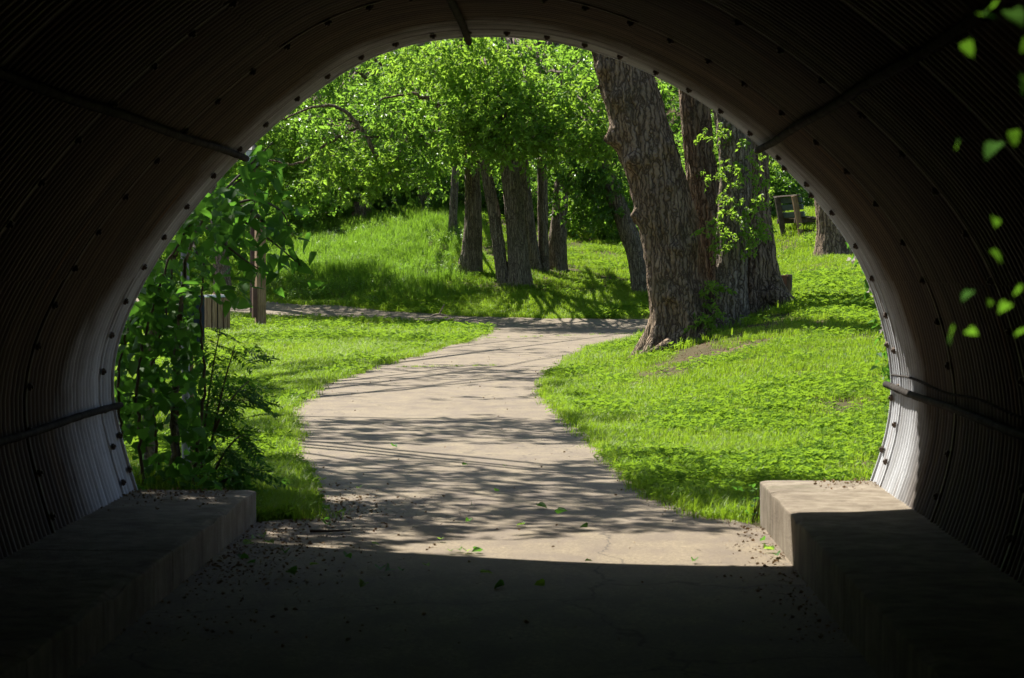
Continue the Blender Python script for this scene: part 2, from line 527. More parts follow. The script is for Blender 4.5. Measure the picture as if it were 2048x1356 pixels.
# main path and the path that crosses it
rows = np.concatenate([np.arange(-30, 13, 1.0), np.arange(13, 60.01, 0.25)])
V = []
for yy in rows:
    l = np.interp(yy, Ly, Lx) - 0.05; r = np.interp(yy, Ry, Rx) + 0.05
    if yy > 13.5:
        l += 0.10 * (vnoise([yy * 1.7], [3.0])[0] - 0.5); r += 0.10 * (vnoise([yy * 1.9], [9.0])[0] - 0.5)
    xx = np.linspace(l, r, 11)
    for i, x_ in enumerate(xx):
        zz = float(zf(np.array([x_]), np.array([yy]))[0]) if yy > 13.7 else 0.0
        V.append((x_, yy, max(zz, 0.0) + 0.014))
tag(obj('path', mesh_from('path', V, grid_faces(11, len(rows)), ASPH, True)), kind='structure')
cx = np.arange(-45, 4.61, 0.25)
V = []
for x_ in cx:
    a = np.interp(x_, Nx, Ny) + 0.12 * (vnoise([x_ * 1.7], [5.0])[0] - 0.5); b = np.interp(x_, Fx, Fy) + 0.12 * (vnoise([x_ * 1.5], [7.0])[0] - 0.5)
    sh = 1 - 0.5 * max(0, (x_ - 3.6)) ** 2
    c_ = (a + b) / 2
    for yy in np.linspace(c_ + (a - c_) * sh, c_ + (b - c_) * sh, 9):
        V.append((x_, yy, gz(x_, yy) + 0.024))
tag(obj('crossing_path', mesh_from('crossing_path', V, grid_faces(9, len(cx)), ASPH, True)), kind='structure')

# ------------------------------------------------------------------ corrugated tunnel
MOUTH = 14.0
NEAR = 4.13
prof_px = [(277, 1005), (262, 962), (243, 895), (228, 840), (220, 790), (220, 745), (227, 700), (240, 648), (279, 567), (325, 490), (390, 402), (480, 303), (560, 232), (640, 168), (720, 115), (810, 83), (900, 69), (990, 66),
           (1090, 72), (1190, 94), (1300, 137), (1400, 192), (1500, 264), (1600, 356), (1680, 442), (1738, 540), (1770, 638), (1786, 720), (1790, 775), (1785, 835), (1770, 900), (1750, 955), (1738, 985)]
pp = np.array([[at(a, b, MOUTH).x, at(a, b, MOUTH).z] for a, b in prof_px])
pp = catmull(pp, 1200)
for _ in range(3):
    q = pp.copy()
    k = 25
    ker = np.ones(2 * k + 1) / (2 * k + 1)
    for d_ in (0, 1):
        e = np.concatenate([2 * pp[0, d_] - pp[k:0:-1, d_], pp[:, d_], 2 * pp[-1, d_] - pp[-2:-k - 2:-1, d_]])
        q[:, d_] = np.convolve(e, ker, 'valid')
    pp = q
arc = np.concatenate([[0], np.cumsum(np.linalg.norm(np.diff(pp, axis=0), axis=1))])
PLEN = arc[-1]
pn = np.gradient(pp, axis=0); pn /= np.linalg.norm(pn, axis=1)[:, None]
pn = np.stack([pn[:, 1], -pn[:, 0]], 1)      # points inwards


def prof(s):
    s = np.asarray(s, float)
    return np.stack([np.interp(s, arc, pp[:, 0]), np.interp(s, arc, pp[:, 1])], -1), np.stack([np.interp(s, arc, pn[:, 0]), np.interp(s, arc, pn[:, 1])], -1)


def arc_of(px, py):
    p = at(px, py, MOUTH)
    return arc[np.argmin((pp[:, 0] - p.x) ** 2 + (pp[:, 1] - p.z) ** 2)]


culvert = empty('steel_tunnel', (-0.36, 9, 0), 'corrugated steel arch tunnel framing the park path', 'tunnel')
PITCH, AMP = 0.09, 0.013
seams = [0.0, arc_of(279, 548), arc_of(640, 168), arc_of(1258, 115), arc_of(1745, 545), PLEN]
RING = 1.9
ring_edges = [MOUTH, 13.63] + [13.63 - RING * k for k in range(1, 6)]


def plate_mesh(s0, s1, length, lift, mat):
    ns = max(8, int((s1 - s0) / 0.11))
    S = np.linspace(s0, s1 + 0.03, ns)
    step = PITCH / 6
    ny = int(round(length / step)) + 1
    YY = np.linspace(0, -length - 0.012, ny)
    P, N = prof(S)
    verts = []
    for y_ in YY:
        o_ = AMP * math.sin(2 * math.pi * y_ / PITCH) + lift
        verts += [(P[i, 0] + N[i, 0] * o_, y_, P[i, 1] + N[i, 1] * o_) for i in range(ns)]
    return mesh_from('plate', verts, grid_faces(ns, ny), mat, True)


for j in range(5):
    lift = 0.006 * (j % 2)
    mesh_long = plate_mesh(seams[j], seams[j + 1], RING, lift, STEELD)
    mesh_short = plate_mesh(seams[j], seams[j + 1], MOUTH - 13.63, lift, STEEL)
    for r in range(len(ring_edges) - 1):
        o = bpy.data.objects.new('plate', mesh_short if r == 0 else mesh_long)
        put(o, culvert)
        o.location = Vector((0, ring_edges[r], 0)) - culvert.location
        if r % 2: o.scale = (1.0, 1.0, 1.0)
# lipped rim at the mouth
S = np.linspace(0, PLEN, 110); P, N = prof(S)
V = []
for (dy, dn) in ((0.0, -0.02), (0.03, -0.02), (0.03, 0.016), (0.0, 0.016)):
    V += [(P[i, 0] + N[i, 0] * dn, MOUTH + dy, P[i, 1] + N[i, 1] * dn) for i in range(110)]
V += V[:110]
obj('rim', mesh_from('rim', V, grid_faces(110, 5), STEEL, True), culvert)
# lap seams: narrow bands where the rings overlap
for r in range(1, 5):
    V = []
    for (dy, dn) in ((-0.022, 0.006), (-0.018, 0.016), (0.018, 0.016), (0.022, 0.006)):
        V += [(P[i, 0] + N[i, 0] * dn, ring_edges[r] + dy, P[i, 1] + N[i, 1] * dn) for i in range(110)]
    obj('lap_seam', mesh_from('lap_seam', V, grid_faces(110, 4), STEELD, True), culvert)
# bolts
bm = bmesh.new()
bmesh.ops.create_cone(bm, cap_ends=True, segments=6, radius1=0.021, radius2=0.019, depth=0.016, matrix=Matrix.Translation((0, 0, 0.011)))
bmesh.ops.create_cone(bm, cap_ends=True, segments=8, radius1=0.010, radius2=0.009, depth=0.012, matrix=Matrix.Translation((0, 0, 0.021)))
bolt_me = bm_mesh('bolt', bm, BOLT)
for r in range(1, 4):
    n = int(PLEN / 0.225)
    for k in range(n):
        s = 0.16 + 0.225 * k + random.uniform(-0.012, 0.012)
        if s > PLEN - 0.1: continue
        p_, n_ = prof(s)
        o = bpy.data.objects.new('bolt', bolt_me); put(o, culvert)
        nv = Vector((n_[0], 0, n_[1]))
        o.location = Vector((p_[0], ring_edges[r] + random.uniform(-0.012, 0.012), p_[1])) + nv * 0.019 - culvert.location
        o.rotation_euler = nv.to_track_quat('Z', 'Y').to_euler()
        o.rotation_euler.rotate_axis('Z', random.uniform(0, 1))
# second, sparser line of bolts close to the rim at the right
for (bx, by) in ((1761, 690), (1789, 795), (1763, 898), (232, 872), (250, 940), (1625, 385), (1572, 330)):
    s = arc_of(bx, by); p_, n_ = prof(s)
    o = bpy.data.objects.new('bolt', bolt_me); put(o, culvert)
    nv = Vector((n_[0], 0, n_[1]))
    o.location = Vector((p_[0], 13.93, p_[1])) + nv * 0.014 - culvert.location
    o.rotation_euler = nv.to_track_quat('Z', 'Y').to_euler()

# ribbed conduits along the wall
for (cpx, cpy, lab) in ((221, 812, 'ribbed grey conduit low on the left tunnel wall above the ledge'), (480, 303, 'ribbed grey conduit high on the left shoulder of the tunnel'),
                        (938, 67, 'ribbed grey conduit along the crown of the tunnel roof'), (1527, 287, 'ribbed grey conduit high on the right shoulder of the tunnel'),
                        (1790, 770, 'ribbed grey conduit low on the right wall catching sunlight')):
    p_, n_ = prof(arc_of(cpx, cpy))
    n = 320
    yy = np.linspace(MOUTH + 0.03, NEAR + 0.1, n)
    sag = 0.004 * np.sin(yy * 2.3)
    tx, tz = n_[1], -n_[0]
    path = np.stack([p_[0] + n_[0] * 0.045 + tx * sag, yy, p_[1] + n_[1] * 0.045 + tz * sag], 1)
    rad = 0.018 + 0.005 * np.sin(yy * 2 * math.pi / 0.085)
    v_, f_ = tube(path, rad, 8)
    o = obj('ribbed_conduit', mesh_from('ribbed_conduit', v_, f_, PIPE, True))
    tag(o, lab, 'conduit')
# thin wire following the corrugation above the right conduit
p_, n_ = prof(arc_of(1789, 745))
yy = np.linspace(MOUTH - 0.05, NEAR + 0.2, 420)
rip = 0.016 + 0.011 * np.sin(2 * math.pi * yy / PITCH)
path = np.stack([p_[0] + n_[0] * rip, yy, p_[1] + n_[1] * rip + 0.01 * np.sin(yy * 3)], 1)
v_, f_ = tube(path, np.full(420, 0.006), 5)
tag(obj('thin_wire', mesh_from('thin_wire', v_, f_, PIPE, True)), 'thin pale wire just above the sunlit conduit on the right wall', 'wire')

# earth embankment around the steel
bxl, bxr, bzt = -16.0, 16.0, 3.35
outer = []
nP = 110
for i in range(nP):
    u = i / (nP - 1)
    L1, L2 = bzt + 0.3, bxr - bxl
    d_ = u * (2 * L1 + L2)
    if d_ < L1: outer.append((bxl, -0.3 + d_))
    elif d_ < L1 + L2: outer.append((bxl + d_ - L1, bzt))
    else: outer.append((bxr, bzt - (d_ - L1 - L2)))
inn = [(P[i, 0] - N[i, 0] * 0.05, P[i, 1] - N[i, 1] * 0.05) for i in range(nP)]
inn[0] = (inn[0][0], -0.3); inn[-1] = (inn[-1][0], -0.3)
V = []
for yy, ring in ((NEAR, inn), (NEAR, outer), (MOUTH - 0.06, outer), (MOUTH - 0.06, inn)):
    V += [(a, yy, b) for a, b in ring]
V += V[:nP]
tag(obj('embankment', mesh_from('embankment', V, grid_faces(nP, 5), EMB)), kind='structure')


# concrete ledges
def ledge(x0, x1, top, joints, label):
    e = empty('concrete_ledge', ((x0 + x1) / 2, 9, 0), label, 'ledge')
    for a, b in zip(joints[:-1], joints[1:]):
        bm = bmesh.new()
        box_bm(bm, ((x0 + x1) / 2, (a + b) / 2, top / 2 - 0.06), (x1 - x0, b - a - 0.006, top + 0.12), None, 0.012)
        bmesh.ops.subdivide_edges(bm, edges=[e_ for e_ in bm.edges if e_.calc_length() > 0.5], cuts=28, use_grid_fill=True)
        for v_ in bm.verts:
            if v_.co.z > top - .03 and min(abs(v_.co.x - x0), abs(v_.co.x - x1)) < .02:
                ch = float(vnoise([v_.co.y * 4.3], [v_.co.x * 9], [2.0], 17)[0])
                v_.co.z -= .05 * max(0, ch - .66) + .008 * ch
            v_.co.z += 0.006 * (float(vnoise([v_.co.x * 6], [v_.co.y * 6], [0])[0]) - 0.5)
            v_.co.x += 0.006 * (float(vnoise([v_.co.z * 9], [v_.co.y * 6], [4])[0]) - 0.5)
        obj('block', bm_mesh('block', bm, CONC), e)
    return e


lp = at(513, 980, 14.02); rp = at(1520, 960, 14.05)
LTOP, RTOP = lp.z, rp.z
ledge(lp.x - 0.95, lp.x, LTOP, [4.2, 8.0, 11.0, 14.02], 'shaded concrete ledge along the left foot of the tunnel')
ledge(rp.x, rp.x + 0.95, RTOP, [4.2, 9.8, 13.35, 14.05], 'concrete ledge with a sunlit end at the right foot of the tunnel')


# ------------------------------------------------------------------ scatter system (geometry nodes)
def leaf_geo(L, W, fold=0.12, droop=0.15):
    v = [(0, 0, 0), (0, 0.5 * L, -fold * W), (0, L, -droop * L), (W / 2, 0.42 * L, fold * W), (-W / 2, 0.42 * L, fold * W)]
    f = [(0, 3, 1), (3, 2, 1), (0, 1, 4), (1, 2, 4)]
    return v, f


def xform(v, M):
    return [tuple(M @ Vector(p)) for p in v]


def add(V, F, MI, v, f, mi):
    b = len(V)
    V += v; F += [tuple(i + b for i in q) for q in f]; MI += [mi] * len(f)


def twig_mesh(name, n, L, ll, lw, mats, droop=0.3, spread=0.9, rs=None):
    rs = rs or random
    V, F, MI = [], [], []
    bend = rs.uniform(-0.3, 0.3)
    pts = [Vector((bend * t * t * L, t * L, -droop * t * t * L)) for t in np.linspace(0, 1, 6)]
    v, f = tube([tuple(p) for p in pts], np.linspace(0.006, 0.0025, 6), 3, cap=False)
    add(V, F, MI, v, f, 1)
    for k in range(n):
        t = rs.uniform(0.15, 1.0)
        i = min(int(t * 5), 4); p = pts[i].lerp(pts[i + 1], t * 5 - i)
        s = -1 if k % 2 else 1
        sc = rs.uniform(0.7, 1.2)
        lv, lf = leaf_geo(ll * sc, lw * sc, 0.15, rs.uniform(0.05, 0.3))
        side = rs.uniform(0.4, 1.4) * s * spread
        M = Matrix.Translation(p + Vector((rs.gauss(0, .02), rs.gauss(0, .02), rs.gauss(0, 0.03)))) @ Euler((rs.gauss(-0.5, 0.6), rs.gauss(0, 0.7), -side), 'XYZ').to_matrix().to_4x4()
        add(V, F, MI, xform(lv, M), lf, 0)
    return mesh_from(name, V, F, mats, False, MI)


def blades_mesh(name, n, r, h0, h1, w, mat, lean=0.5):
    V, F, MI = [], [], []
    for k in range(n):
        a = random.uniform(0, 6.283); q = r * math.sqrt(random.random())
        x0, y0 = q * math.cos(a), q * math.sin(a)
        h = random.uniform(h0, h1); d = random.uniform(0, 6.283); le = random.uniform(0.1, lean) * h
        dx, dy = math.cos(d), math.sin(d)
        wx, wy = -dy * w * 0.5, dx * w * 0.5
        mx, my = x0 + dx * le * 0.35, y0 + dy * le * 0.35
        ex, ey = x0 + dx * le, y0 + dy * le
        v = [(x0 - wx, y0 - wy, -0.01), (x0 + wx, y0 + wy, -0.01), (mx + wx * .9, my + wy * .9, h * 0.6), (mx - wx * .9, my - wy * .9, h * 0.6), (ex, ey, h * random.uniform(.8, 1))]
        add(V, F, MI, v, [(0, 1, 2, 3), (3, 2, 4)], 0)
    return mesh_from(name, V, F, [mat], False, MI)


def clover_mesh(name, n, r, flowers):
    V, F, MI = [], [], []
    for k in range(n):
        a = random.uniform(0, 6.283); q = r * math.sqrt(random.random())
        c = Vector((q * math.cos(a), q * math.sin(a), random.uniform(0.03, 0.075)))
        tilt = Euler((random.uniform(-.5, .5), random.uniform(-.5, .5), random.uniform(0, 6.28)), 'XYZ').to_matrix().to_4x4()
        for j in range(3):
            lv, lf = leaf_geo(0.024, 0.022, 0.1, -0.05)
            M = Matrix.Translation(c) @ tilt @ Matrix.Rotation(j * 2.094, 4, 'Z')
            add(V, F, MI, xform(lv, M), lf, 0)
        add(V, F, MI, [(c.x - .001, c.y, 0), (c.x + .001, c.y, 0), (c.x, c.y, c.z)], [(0, 1, 2)], 0)
    for k in range(flowers):
        a = random.uniform(0, 6.283); q = r * math.sqrt(random.random())
        c = Vector((q * math.cos(a), q * math.sin(a), random.uniform(0.07, 0.11)))
        v = [tuple(c + Vector(d) * 0.011) for d in ((1, 0, 0), (-1, 0, 0), (0, 1, 0), (0, -1, 0), (0, 0, 1), (0, 0, -1))]
        f = [(0, 2, 4), (2, 1, 4), (1, 3, 4), (3, 0, 4), (2, 0, 5), (1, 2, 5), (3, 1, 5), (0, 3, 5)]
        add(V, F, MI, v, f, 1)
    return mesh_from(name, V, F, [CLOVER, CLFLOW], False, MI)


def weed_mesh(name, n, h, ll, lw, mat):
    V, F, MI = [], [], []
    for k in range(n):
        b = Vector((random.gauss(0, 0.10), random.gauss(0, 0.10), 0))
        t = b + Vector((random.gauss(0, 0.08), random.gauss(0, 0.08), h * random.uniform(0.6, 1.1)))
        v, f = tube([tuple(b), tuple(b.lerp(t, .5)), tuple(t)], [0.004, 0.003, 0.002], 3, cap=False)
        add(V, F, MI, v, f, 1)
        for j in range(9):
            p = b.lerp(t, 0.15 + 0.85 * j / 8)
            lv, lf = leaf_geo(ll * random.uniform(.7, 1.2), lw, .1, .25)
            M = Matrix.Translation(p) @ Euler((random.uniform(-.1, .7), random.uniform(-.4, .4), random.uniform(0, 6.28)), 'XYZ').to_matrix().to_4x4()
            add(V, F, MI, xform(lv, M), lf, 0)
    return mesh_from(name, V, F, [mat, STEM], False, MI)


def source(name, meshes):
    c = bpy.data.collections.new(name)
    for i, m_ in enumerate(meshes):
        o = bpy.data.objects.new('%s_source_%02d' % (name, i), m_)
        c.objects.link(o)
    return c


NG = {}


def scatter_group(coll):
    if coll.name in NG: return NG[coll.name]
    ng = bpy.data.node_groups.new('scatter_' + coll.name, 'GeometryNodeTree')
    ng.interface.new_socket('Geometry', in_out='INPUT', socket_type='NodeSocketGeometry')
    ng.interface.new_socket('Geometry', in_out='OUTPUT', socket_type='NodeSocketGeometry')
    gi = ng.nodes.new('NodeGroupInput'); go = ng.nodes.new('NodeGroupOutput')
    ip = ng.nodes.new('GeometryNodeInstanceOnPoints')
    ci = ng.nodes.new('GeometryNodeCollectionInfo')
    ci.inputs['Collection'].default_value = coll
    ci.inputs['Separate Children'].default_value = True
    ci.inputs['Reset Children'].default_value = True

    def attr(nm, t):
        n = ng.nodes.new('GeometryNodeInputNamedAttribute'); n.data_type = t
        n.inputs['Name'].default_value = nm
        return next(o for o in n.outputs if o.enabled and o.name == 'Attribute')
    er = ng.nodes.new('FunctionNodeEulerToRotation')
    ng.links.new(attr('rot', 'FLOAT_VECTOR'), er.inputs[0])
    ng.links.new(er.outputs[0], ip.inputs['Rotation'])
    ng.links.new(attr('scl', 'FLOAT'), ip.inputs['Scale'])
    ng.links.new(attr('idx', 'INT'), ip.inputs['Instance Index'])
    ip.inputs['Pick Instance'].default_value = True
    ng.links.new(gi.outputs[0], ip.inputs['Points'])
    ng.links.new(ci.outputs[0], ip.inputs['Instance'])
    ng.links.new(ip.outputs[0], go.inputs[0])
    NG[coll.name] = ng
    return ng


def scatter(name, pts, rot, scl, coll, parent=None, idx=None):
    pts = np.asarray(pts, float); n = len(pts)
    me = bpy.data.meshes.new(name)
    me.vertices.add(n)
    me.vertices.foreach_set('co', pts.astype(np.float32).ravel())
    a = me.attributes.new('rot', 'FLOAT_VECTOR', 'POINT'); a.data.foreach_set('vector', np.asarray(rot, np.float32).ravel())
    a = me.attributes.new('scl', 'FLOAT', 'POINT'); a.data.foreach_set('value', np.asarray(scl, np.float32))
    if idx is None: idx = RNG.integers(0, len(coll.objects), n)
    a = me.attributes.new('idx', 'INT', 'POINT'); a.data.foreach_set('value', np.asarray(idx, np.int32))
    me.update()
    o = obj(name, me, parent)
    md = o.modifiers.new('scatter', 'NODES'); md.node_group = scatter_group(coll)
    o['kind'] = 'stuff'
    return o


def leaf_twigs(nm, mats, L=0.46, ll=0.135, lw=0.068, n=17, k=6):
    return source(nm, [twig_mesh(nm, n, L, ll, lw, mats) for _ in range(k)])


T_MID = leaf_twigs('twig_mid', [LEAF, TWIG])
T_YEL = leaf_twigs('twig_light', [LEAFY, TWIG])
T_DRK = leaf_twigs('twig_dark', [LEAFD, TWIG])
T_FINE = leaf_twigs('twig_fine', [LEAF, TWIG], 0.3, 0.07, 0.035, 16, 4)
S_LAWN = source('lawn_tuft', [blades_mesh('lawn_tuft', 84, 0.17, 0.026, 0.064, 0.0042, GRASS, 1.0) for _ in range(4)] + [clover_mesh('lawn_tuft', 26, 0.15, 0) for _ in range(2)] + [clover_mesh('lawn_tuft', 20, 0.15, 0)])
S_EDGE = source('edge_tuft', [blades_mesh('edge_tuft', 50, 0.12, 0.06, 0.16, 0.005, GRASS, 0.95) for _ in range(4)])
S_TALL = source('tall_tuft', [blades_mesh('tall_tuft', 34, 0.16, 0.25, 0.62, 0.011, TALLG, 0.55) for _ in range(4)])
S_WEED = source('weed', [weed_mesh('weed', 6, 0.42, 0.09, 0.034, LEAFY) for _ in range(2)] + [weed_mesh('weed', 6, 0.35, 0.10, 0.045, LEAF) for _ in range(2)])
S_LIT = source('litter', [mesh_from('litter', *leaf_geo(0.05, 0.03, 0.4, 0.1), LITTER), mesh_from('litter', *leaf_geo(0.035, 0.012, 0.2, -0.1), LITTER), mesh_from('litter', *leaf_geo(0.09, 0.006, 0.2, 0.03), TWIG)])

# ------------------------------------------------------------------ grass
def field(n, y0, y1, xa=-0.24, xb=0.19):
    """random ground points in the wedge the tunnel opens on"""
    y = np.sqrt(RNG.uniform(y0 * y0, y1 * y1, n))
    x = y * RNG.uniform(xa, xb, n)
    return x, y


def lay_grass():
    tb = ground_at(1430, 690)
    PX, PY, SCL, IDX = [], [], [], []
    for n, y0, y1, s in ((7000, 14.15, 22, 1.0), (9500, 22, 34, 1.15), (10500, 34, 50, 1.5), (9000, 50, 68, 2.0), (9000, 62, 86, 2.1)):
        x, y = field(n, y0, y1)
        keep = ~on_path(x, y, -0.02)
        keep &= ~((y < 14.25) & (x > rp.x - 0.05))
        keep &= y < np.interp(x, Fx, Fy) + 4 + 18 * (x > -3.5)
        bare = vnoise(x * 0.8, y * 0.45, 0, 21)
        tree_d = np.hypot((x - tb.x) / 1.75, (y - tb.y) / 4.0)
        keep &= ~((bare > 0.74) & (RNG.random(n) < 0.8))
        keep &= ~((tree_d < 1.0) & (RNG.random(n) < 0.75 * (1 - tree_d) + 0.12 + 0.4 * (vnoise(x * 1.6, y * .8, 0, 77) > .6)))
        x, y = x[keep], y[keep]
        m_ = len(x)
        cl = 0.8 * vnoise(x * 0.7, y * 0.5, 0, 5) + 0.55 * RNG.random(m_)
        idx = np.where(cl > 0.93, RNG.integers(4, 7 if y0 < 30 else 6, m_), RNG.integers(0, 4, m_))
        s_ = s * RNG.uniform(0.75, 1.25, m_) * (0.85 + 0.4 * vnoise(x * 1.3, y * 1.3, 0, 8))
        PX.append(x); PY.append(y); SCL.append(s_); IDX.append(idx)
    x = np.concatenate(PX); y = np.concatenate(PY); s = np.concatenate(SCL); i = np.concatenate(IDX)
    n = len(x)
    rot = np.stack([RNG.normal(0, .08, n), RNG.normal(0, .08, n), RNG.uniform(0, 6.28, n)], 1)
    o = scatter('lawn_grass', np.stack([x, y, zf(x, y) - 0.004], 1), rot, s, S_LAWN, None, i)
    tag(o, 'short mown lawn grass with clover either side of the path', 'grass')
    # longer fringe along the path and the ledges
    E = []
    for yy in np.arange(14.2, 58, 0.045):
        k = 1.0 + yy * 0.012
        for ex, sg in ((np.interp(yy, Ly, Lx), -1), (np.interp(yy, Ry, Rx), 1)):
            if random.random() < 0.55 / k: E.append((ex + sg * random.uniform(-0.015, 0.10) + 0.10 * (vnoise([yy * 1.7], [3.0])[0] - .5), yy, random.uniform(.45, .85) * (1 + 0.008 * yy)))
    for _ in range(900):      # the longer patches beside the ledge ends
        x_ = random.uniform(-2.1, -1.6); y_ = random.uniform(14.2, 17.5); E.append((x_ - 0.12 * (y_ - 14.2), y_, random.uniform(0.5, 1.05)))
    for _ in range(260):
        x_ = random.uniform(0.75, 1.7); y_ = random.uniform(14.35, 15.6)
        if x_ > np.interp(y_, Ry, Rx): E.append((x_, y_, random.uniform(0.5, 0.9)))
    for xx in np.arange(-14, 4, 0.05):
        for arr, sg in ((np.interp(xx, Nx, Ny), -1), (np.interp(xx, Fx, Fy), 1)):
            if random.random() < 0.6 and not (-2.2 < xx < 3.3 and sg < 0): E.append((xx, arr + sg * random.uniform(-.05, .3), random.uniform(.7, 1.3)))
    # grass growing in two cracks across the path
    for (a, b, c_, d_) in ((958, 678, 1275, 668), (755, 737, 1010, 733)):
        for t in np.linspace(0, 1, 70):
            if random.random() < 0.7 * (vnoise([t * 9], [c_ * .1])[0] + .3):
                g_ = ground_at(a + (c_ - a) * t, b + (d_ - b) * t)
                E.append((g_.x + random.gauss(0, .02), g_.y + random.gauss(0, .05), random.uniform(.25, .45)))
    E = np.array(E); n = len(E)
    rot = np.stack([RNG.normal(0, .12, n), RNG.normal(0, .12, n), RNG.uniform(0, 6.28, n)], 1)
    o = scatter('edge_grass', np.stack([E[:, 0], E[:, 1], zf(E[:, 0], E[:, 1])], 1), rot, E[:, 2], S_EDGE)
    tag(o, 'longer grass fringe along the path edges and ledge ends', 'grass')
    # tall meadow grass and weeds on the bank
    n = 15000
    x = RNG.uniform(-24, 12, n); fy = np.interp(x, Fx, Fy); y = fy + 0.3 + 24 * RNG.random(n) ** 1.2
    keep = (vnoise(x * .5, y * .5, 0, 31) + RNG.random(n) * .5 > 0.38)
    left = sstep((-1.6 - x) / 3.0)
    hgt = (0.30 + 0.6 * sstep((y - fy - 0.8) / 3.5)) * (0.26 + 0.74 * left)
    x, y, hgt = x[keep], y[keep], hgt[keep]; n = len(x)
    rot = np.stack([RNG.normal(0, .1, n), RNG.normal(0, .1, n), RNG.uniform(0, 6.28, n)], 1)
    o = scatter('meadow_grass', np.stack([x, y, zf(x, y)], 1), rot, hgt * RNG.uniform(.7, 1.25, n), S_TALL)
    tag(o, 'tall unmown grass on the bank beyond the crossing path', 'grass')
    n = 3600
    x = RNG.uniform(-22, -2.8, n); fy = np.interp(x, Fx, Fy); y = fy + 0.6 + 17 * RNG.random(n)
    keep = (vnoise(x * .45, y * .45, 0, 41) > 0.5)
    x, y = x[keep], y[keep]; n = len(x)
    rot = np.stack([RNG.normal(0, .1, n), RNG.normal(0, .1, n), RNG.uniform(0, 6.28, n)], 1)
    o = scatter('bank_weeds', np.stack([x, y, zf(x, y)], 1), rot, RNG.uniform(.45, 1.05, n), S_WEED)
    tag(o, 'leafy weeds among the tall grass on the bank', 'weeds')
    # litter along edges, on the ledges, under the big tree
    Lt = []
    for _ in range(2100):
        yy = random.uniform(9.5, 16.5) if random.random() < .75 else random.uniform(16, 45)
        if yy < 13.9:
            sd = random.choice((-1, 1)); ex = lp.x if sd < 0 else rp.x
            x_ = ex - sd * abs(random.gauss(0, 0.42 if sd < 0 else 0.16))
        else:
            sd = random.choice((-1, 1, -1)); ex = np.interp(yy, Ly, Lx) if sd < 0 else np.interp(yy, Ry, Rx)
            x_ = ex - sd * abs(random.gauss(0, 0.25 if yy < 16.5 and sd < 0 else 0.09))
        if lp.x < x_ < rp.x or yy > 13.9: Lt.append((x_, yy, 0.018))
    for _ in range(1500):
        yy = random.uniform(11.2, 15.6); ex = lp.x if yy < 13.9 else np.interp(yy, Ly, Lx)
        Lt.append((ex + abs(random.gauss(0, .38)), yy, .017))
    for _ in range(420):
        yy = 14.0 - abs(random.gauss(0, .45)); x_ = lp.x - random.uniform(.1, .75); Lt.append((x_, yy, LTOP + .006))
    for _ in range(170):
        yy = 14.0 - abs(random.gauss(0, .28)); x_ = rp.x + random.uniform(.3, .74); Lt.append((x_, yy, RTOP + .006))
    for _ in range(2600):
        x_ = random.gauss(tb.x, .9); yy = random.gauss(tb.y - 1.0, 1.9)
        if not on_path(np.array([x_]), np.array([yy]))[0]: Lt.append((x_, yy, gz(x_, yy) + .03))
    for _ in range(500):
        yy = random.uniform(9, 50); x_ = random.uniform(np.interp(yy, Ly, Lx), np.interp(yy, Ry, Rx)); Lt.append((x_, yy, .022))
    Lt = np.array(Lt); n = len(Lt)
    rot = np.stack([RNG.normal(0, .35, n), RNG.normal(0, .35, n), RNG.uniform(0, 6.28, n)], 1)
    o = scatter('leaf_litter', Lt, rot, RNG.uniform(.18, .6, n), S_LIT)
    tag(o, 'brown leaf litter and bits of twig along the path edges', 'litter')


lay_grass()


# ------------------------------------------------------------------ trees
def bark_disp(depth, flare=0.0, flare_h=0.8, lobes=5, seed=1, burls=()):
    def f(TH, S, R):
        arcx = TH / (2 * np.pi)
        k = np.maximum(6, np.round(np.mean(R) * 2 * np.pi / 0.085))
        # tiling furrows: blend noise across the wrap
        def nz(t, s_, sd):
            return vnoise(t, s_, 0, sd)
        u = arcx * k
        w = sstep((arcx - 0.9) / 0.1)
        wob = 0.9 * (vnoise(np.cos(TH) * 2, S * 1.3, np.sin(TH) * 2, seed + 9) - 0.5)
        a = nz(u + wob * 2, S * 1.9, seed) * (1 - w) + nz(u - k + wob * 2, S * 1.9, seed) * w
        rid = 1 - np.abs(2 * a - 1)
        b = vnoise(np.cos(TH) * 14, S * 9, np.sin(TH) * 14, seed + 4)
        big = vnoise(np.cos(TH) * 1.6, S * 0.8, np.sin(TH) * 1.6, seed + 2) - 0.5
        out = depth * (rid * 1.2 - 0.7) + depth * 0.6 * (b - .5) + R * 0.16 * big
        if flare:
            e = np.exp(-S / (flare_h * 0.42))
            out = out + e * flare * R * (0.45 + 0.75 * np.clip(np.cos(TH * lobes + seed), -0.4, 1) + 0.5 * (vnoise(np.cos(TH) * 2.5, S, np.sin(TH) * 2.5, seed + 6) - .5))
        for (bt, bs, br, bh) in burls:
            dth = np.angle(np.exp(1j * (TH - bt)))
            q = (dth * R) ** 2 + (S - bs) ** 2
            out = out + bh * np.exp(-q / (br * br)) * (0.55 + 0.9 * vnoise(np.cos(TH) * 9, S * 8, np.sin(TH) * 9, seed + 12))
        return out
    return f


def px_path(pts, d0, dtop=None):
    """pts: (px, py, half width px); depth from d0 at the base to dtop"""
    dtop = d0 if dtop is None else dtop
    P = []; R = []
    for i, (a, b, h) in enumerate(pts):
        d = d0 + (dtop - d0) * i / max(1, len(pts) - 1)
        P.append(tuple(at(a, b, d))); R.append(h * d / FPX)
    return np.array(P), np.array(R)


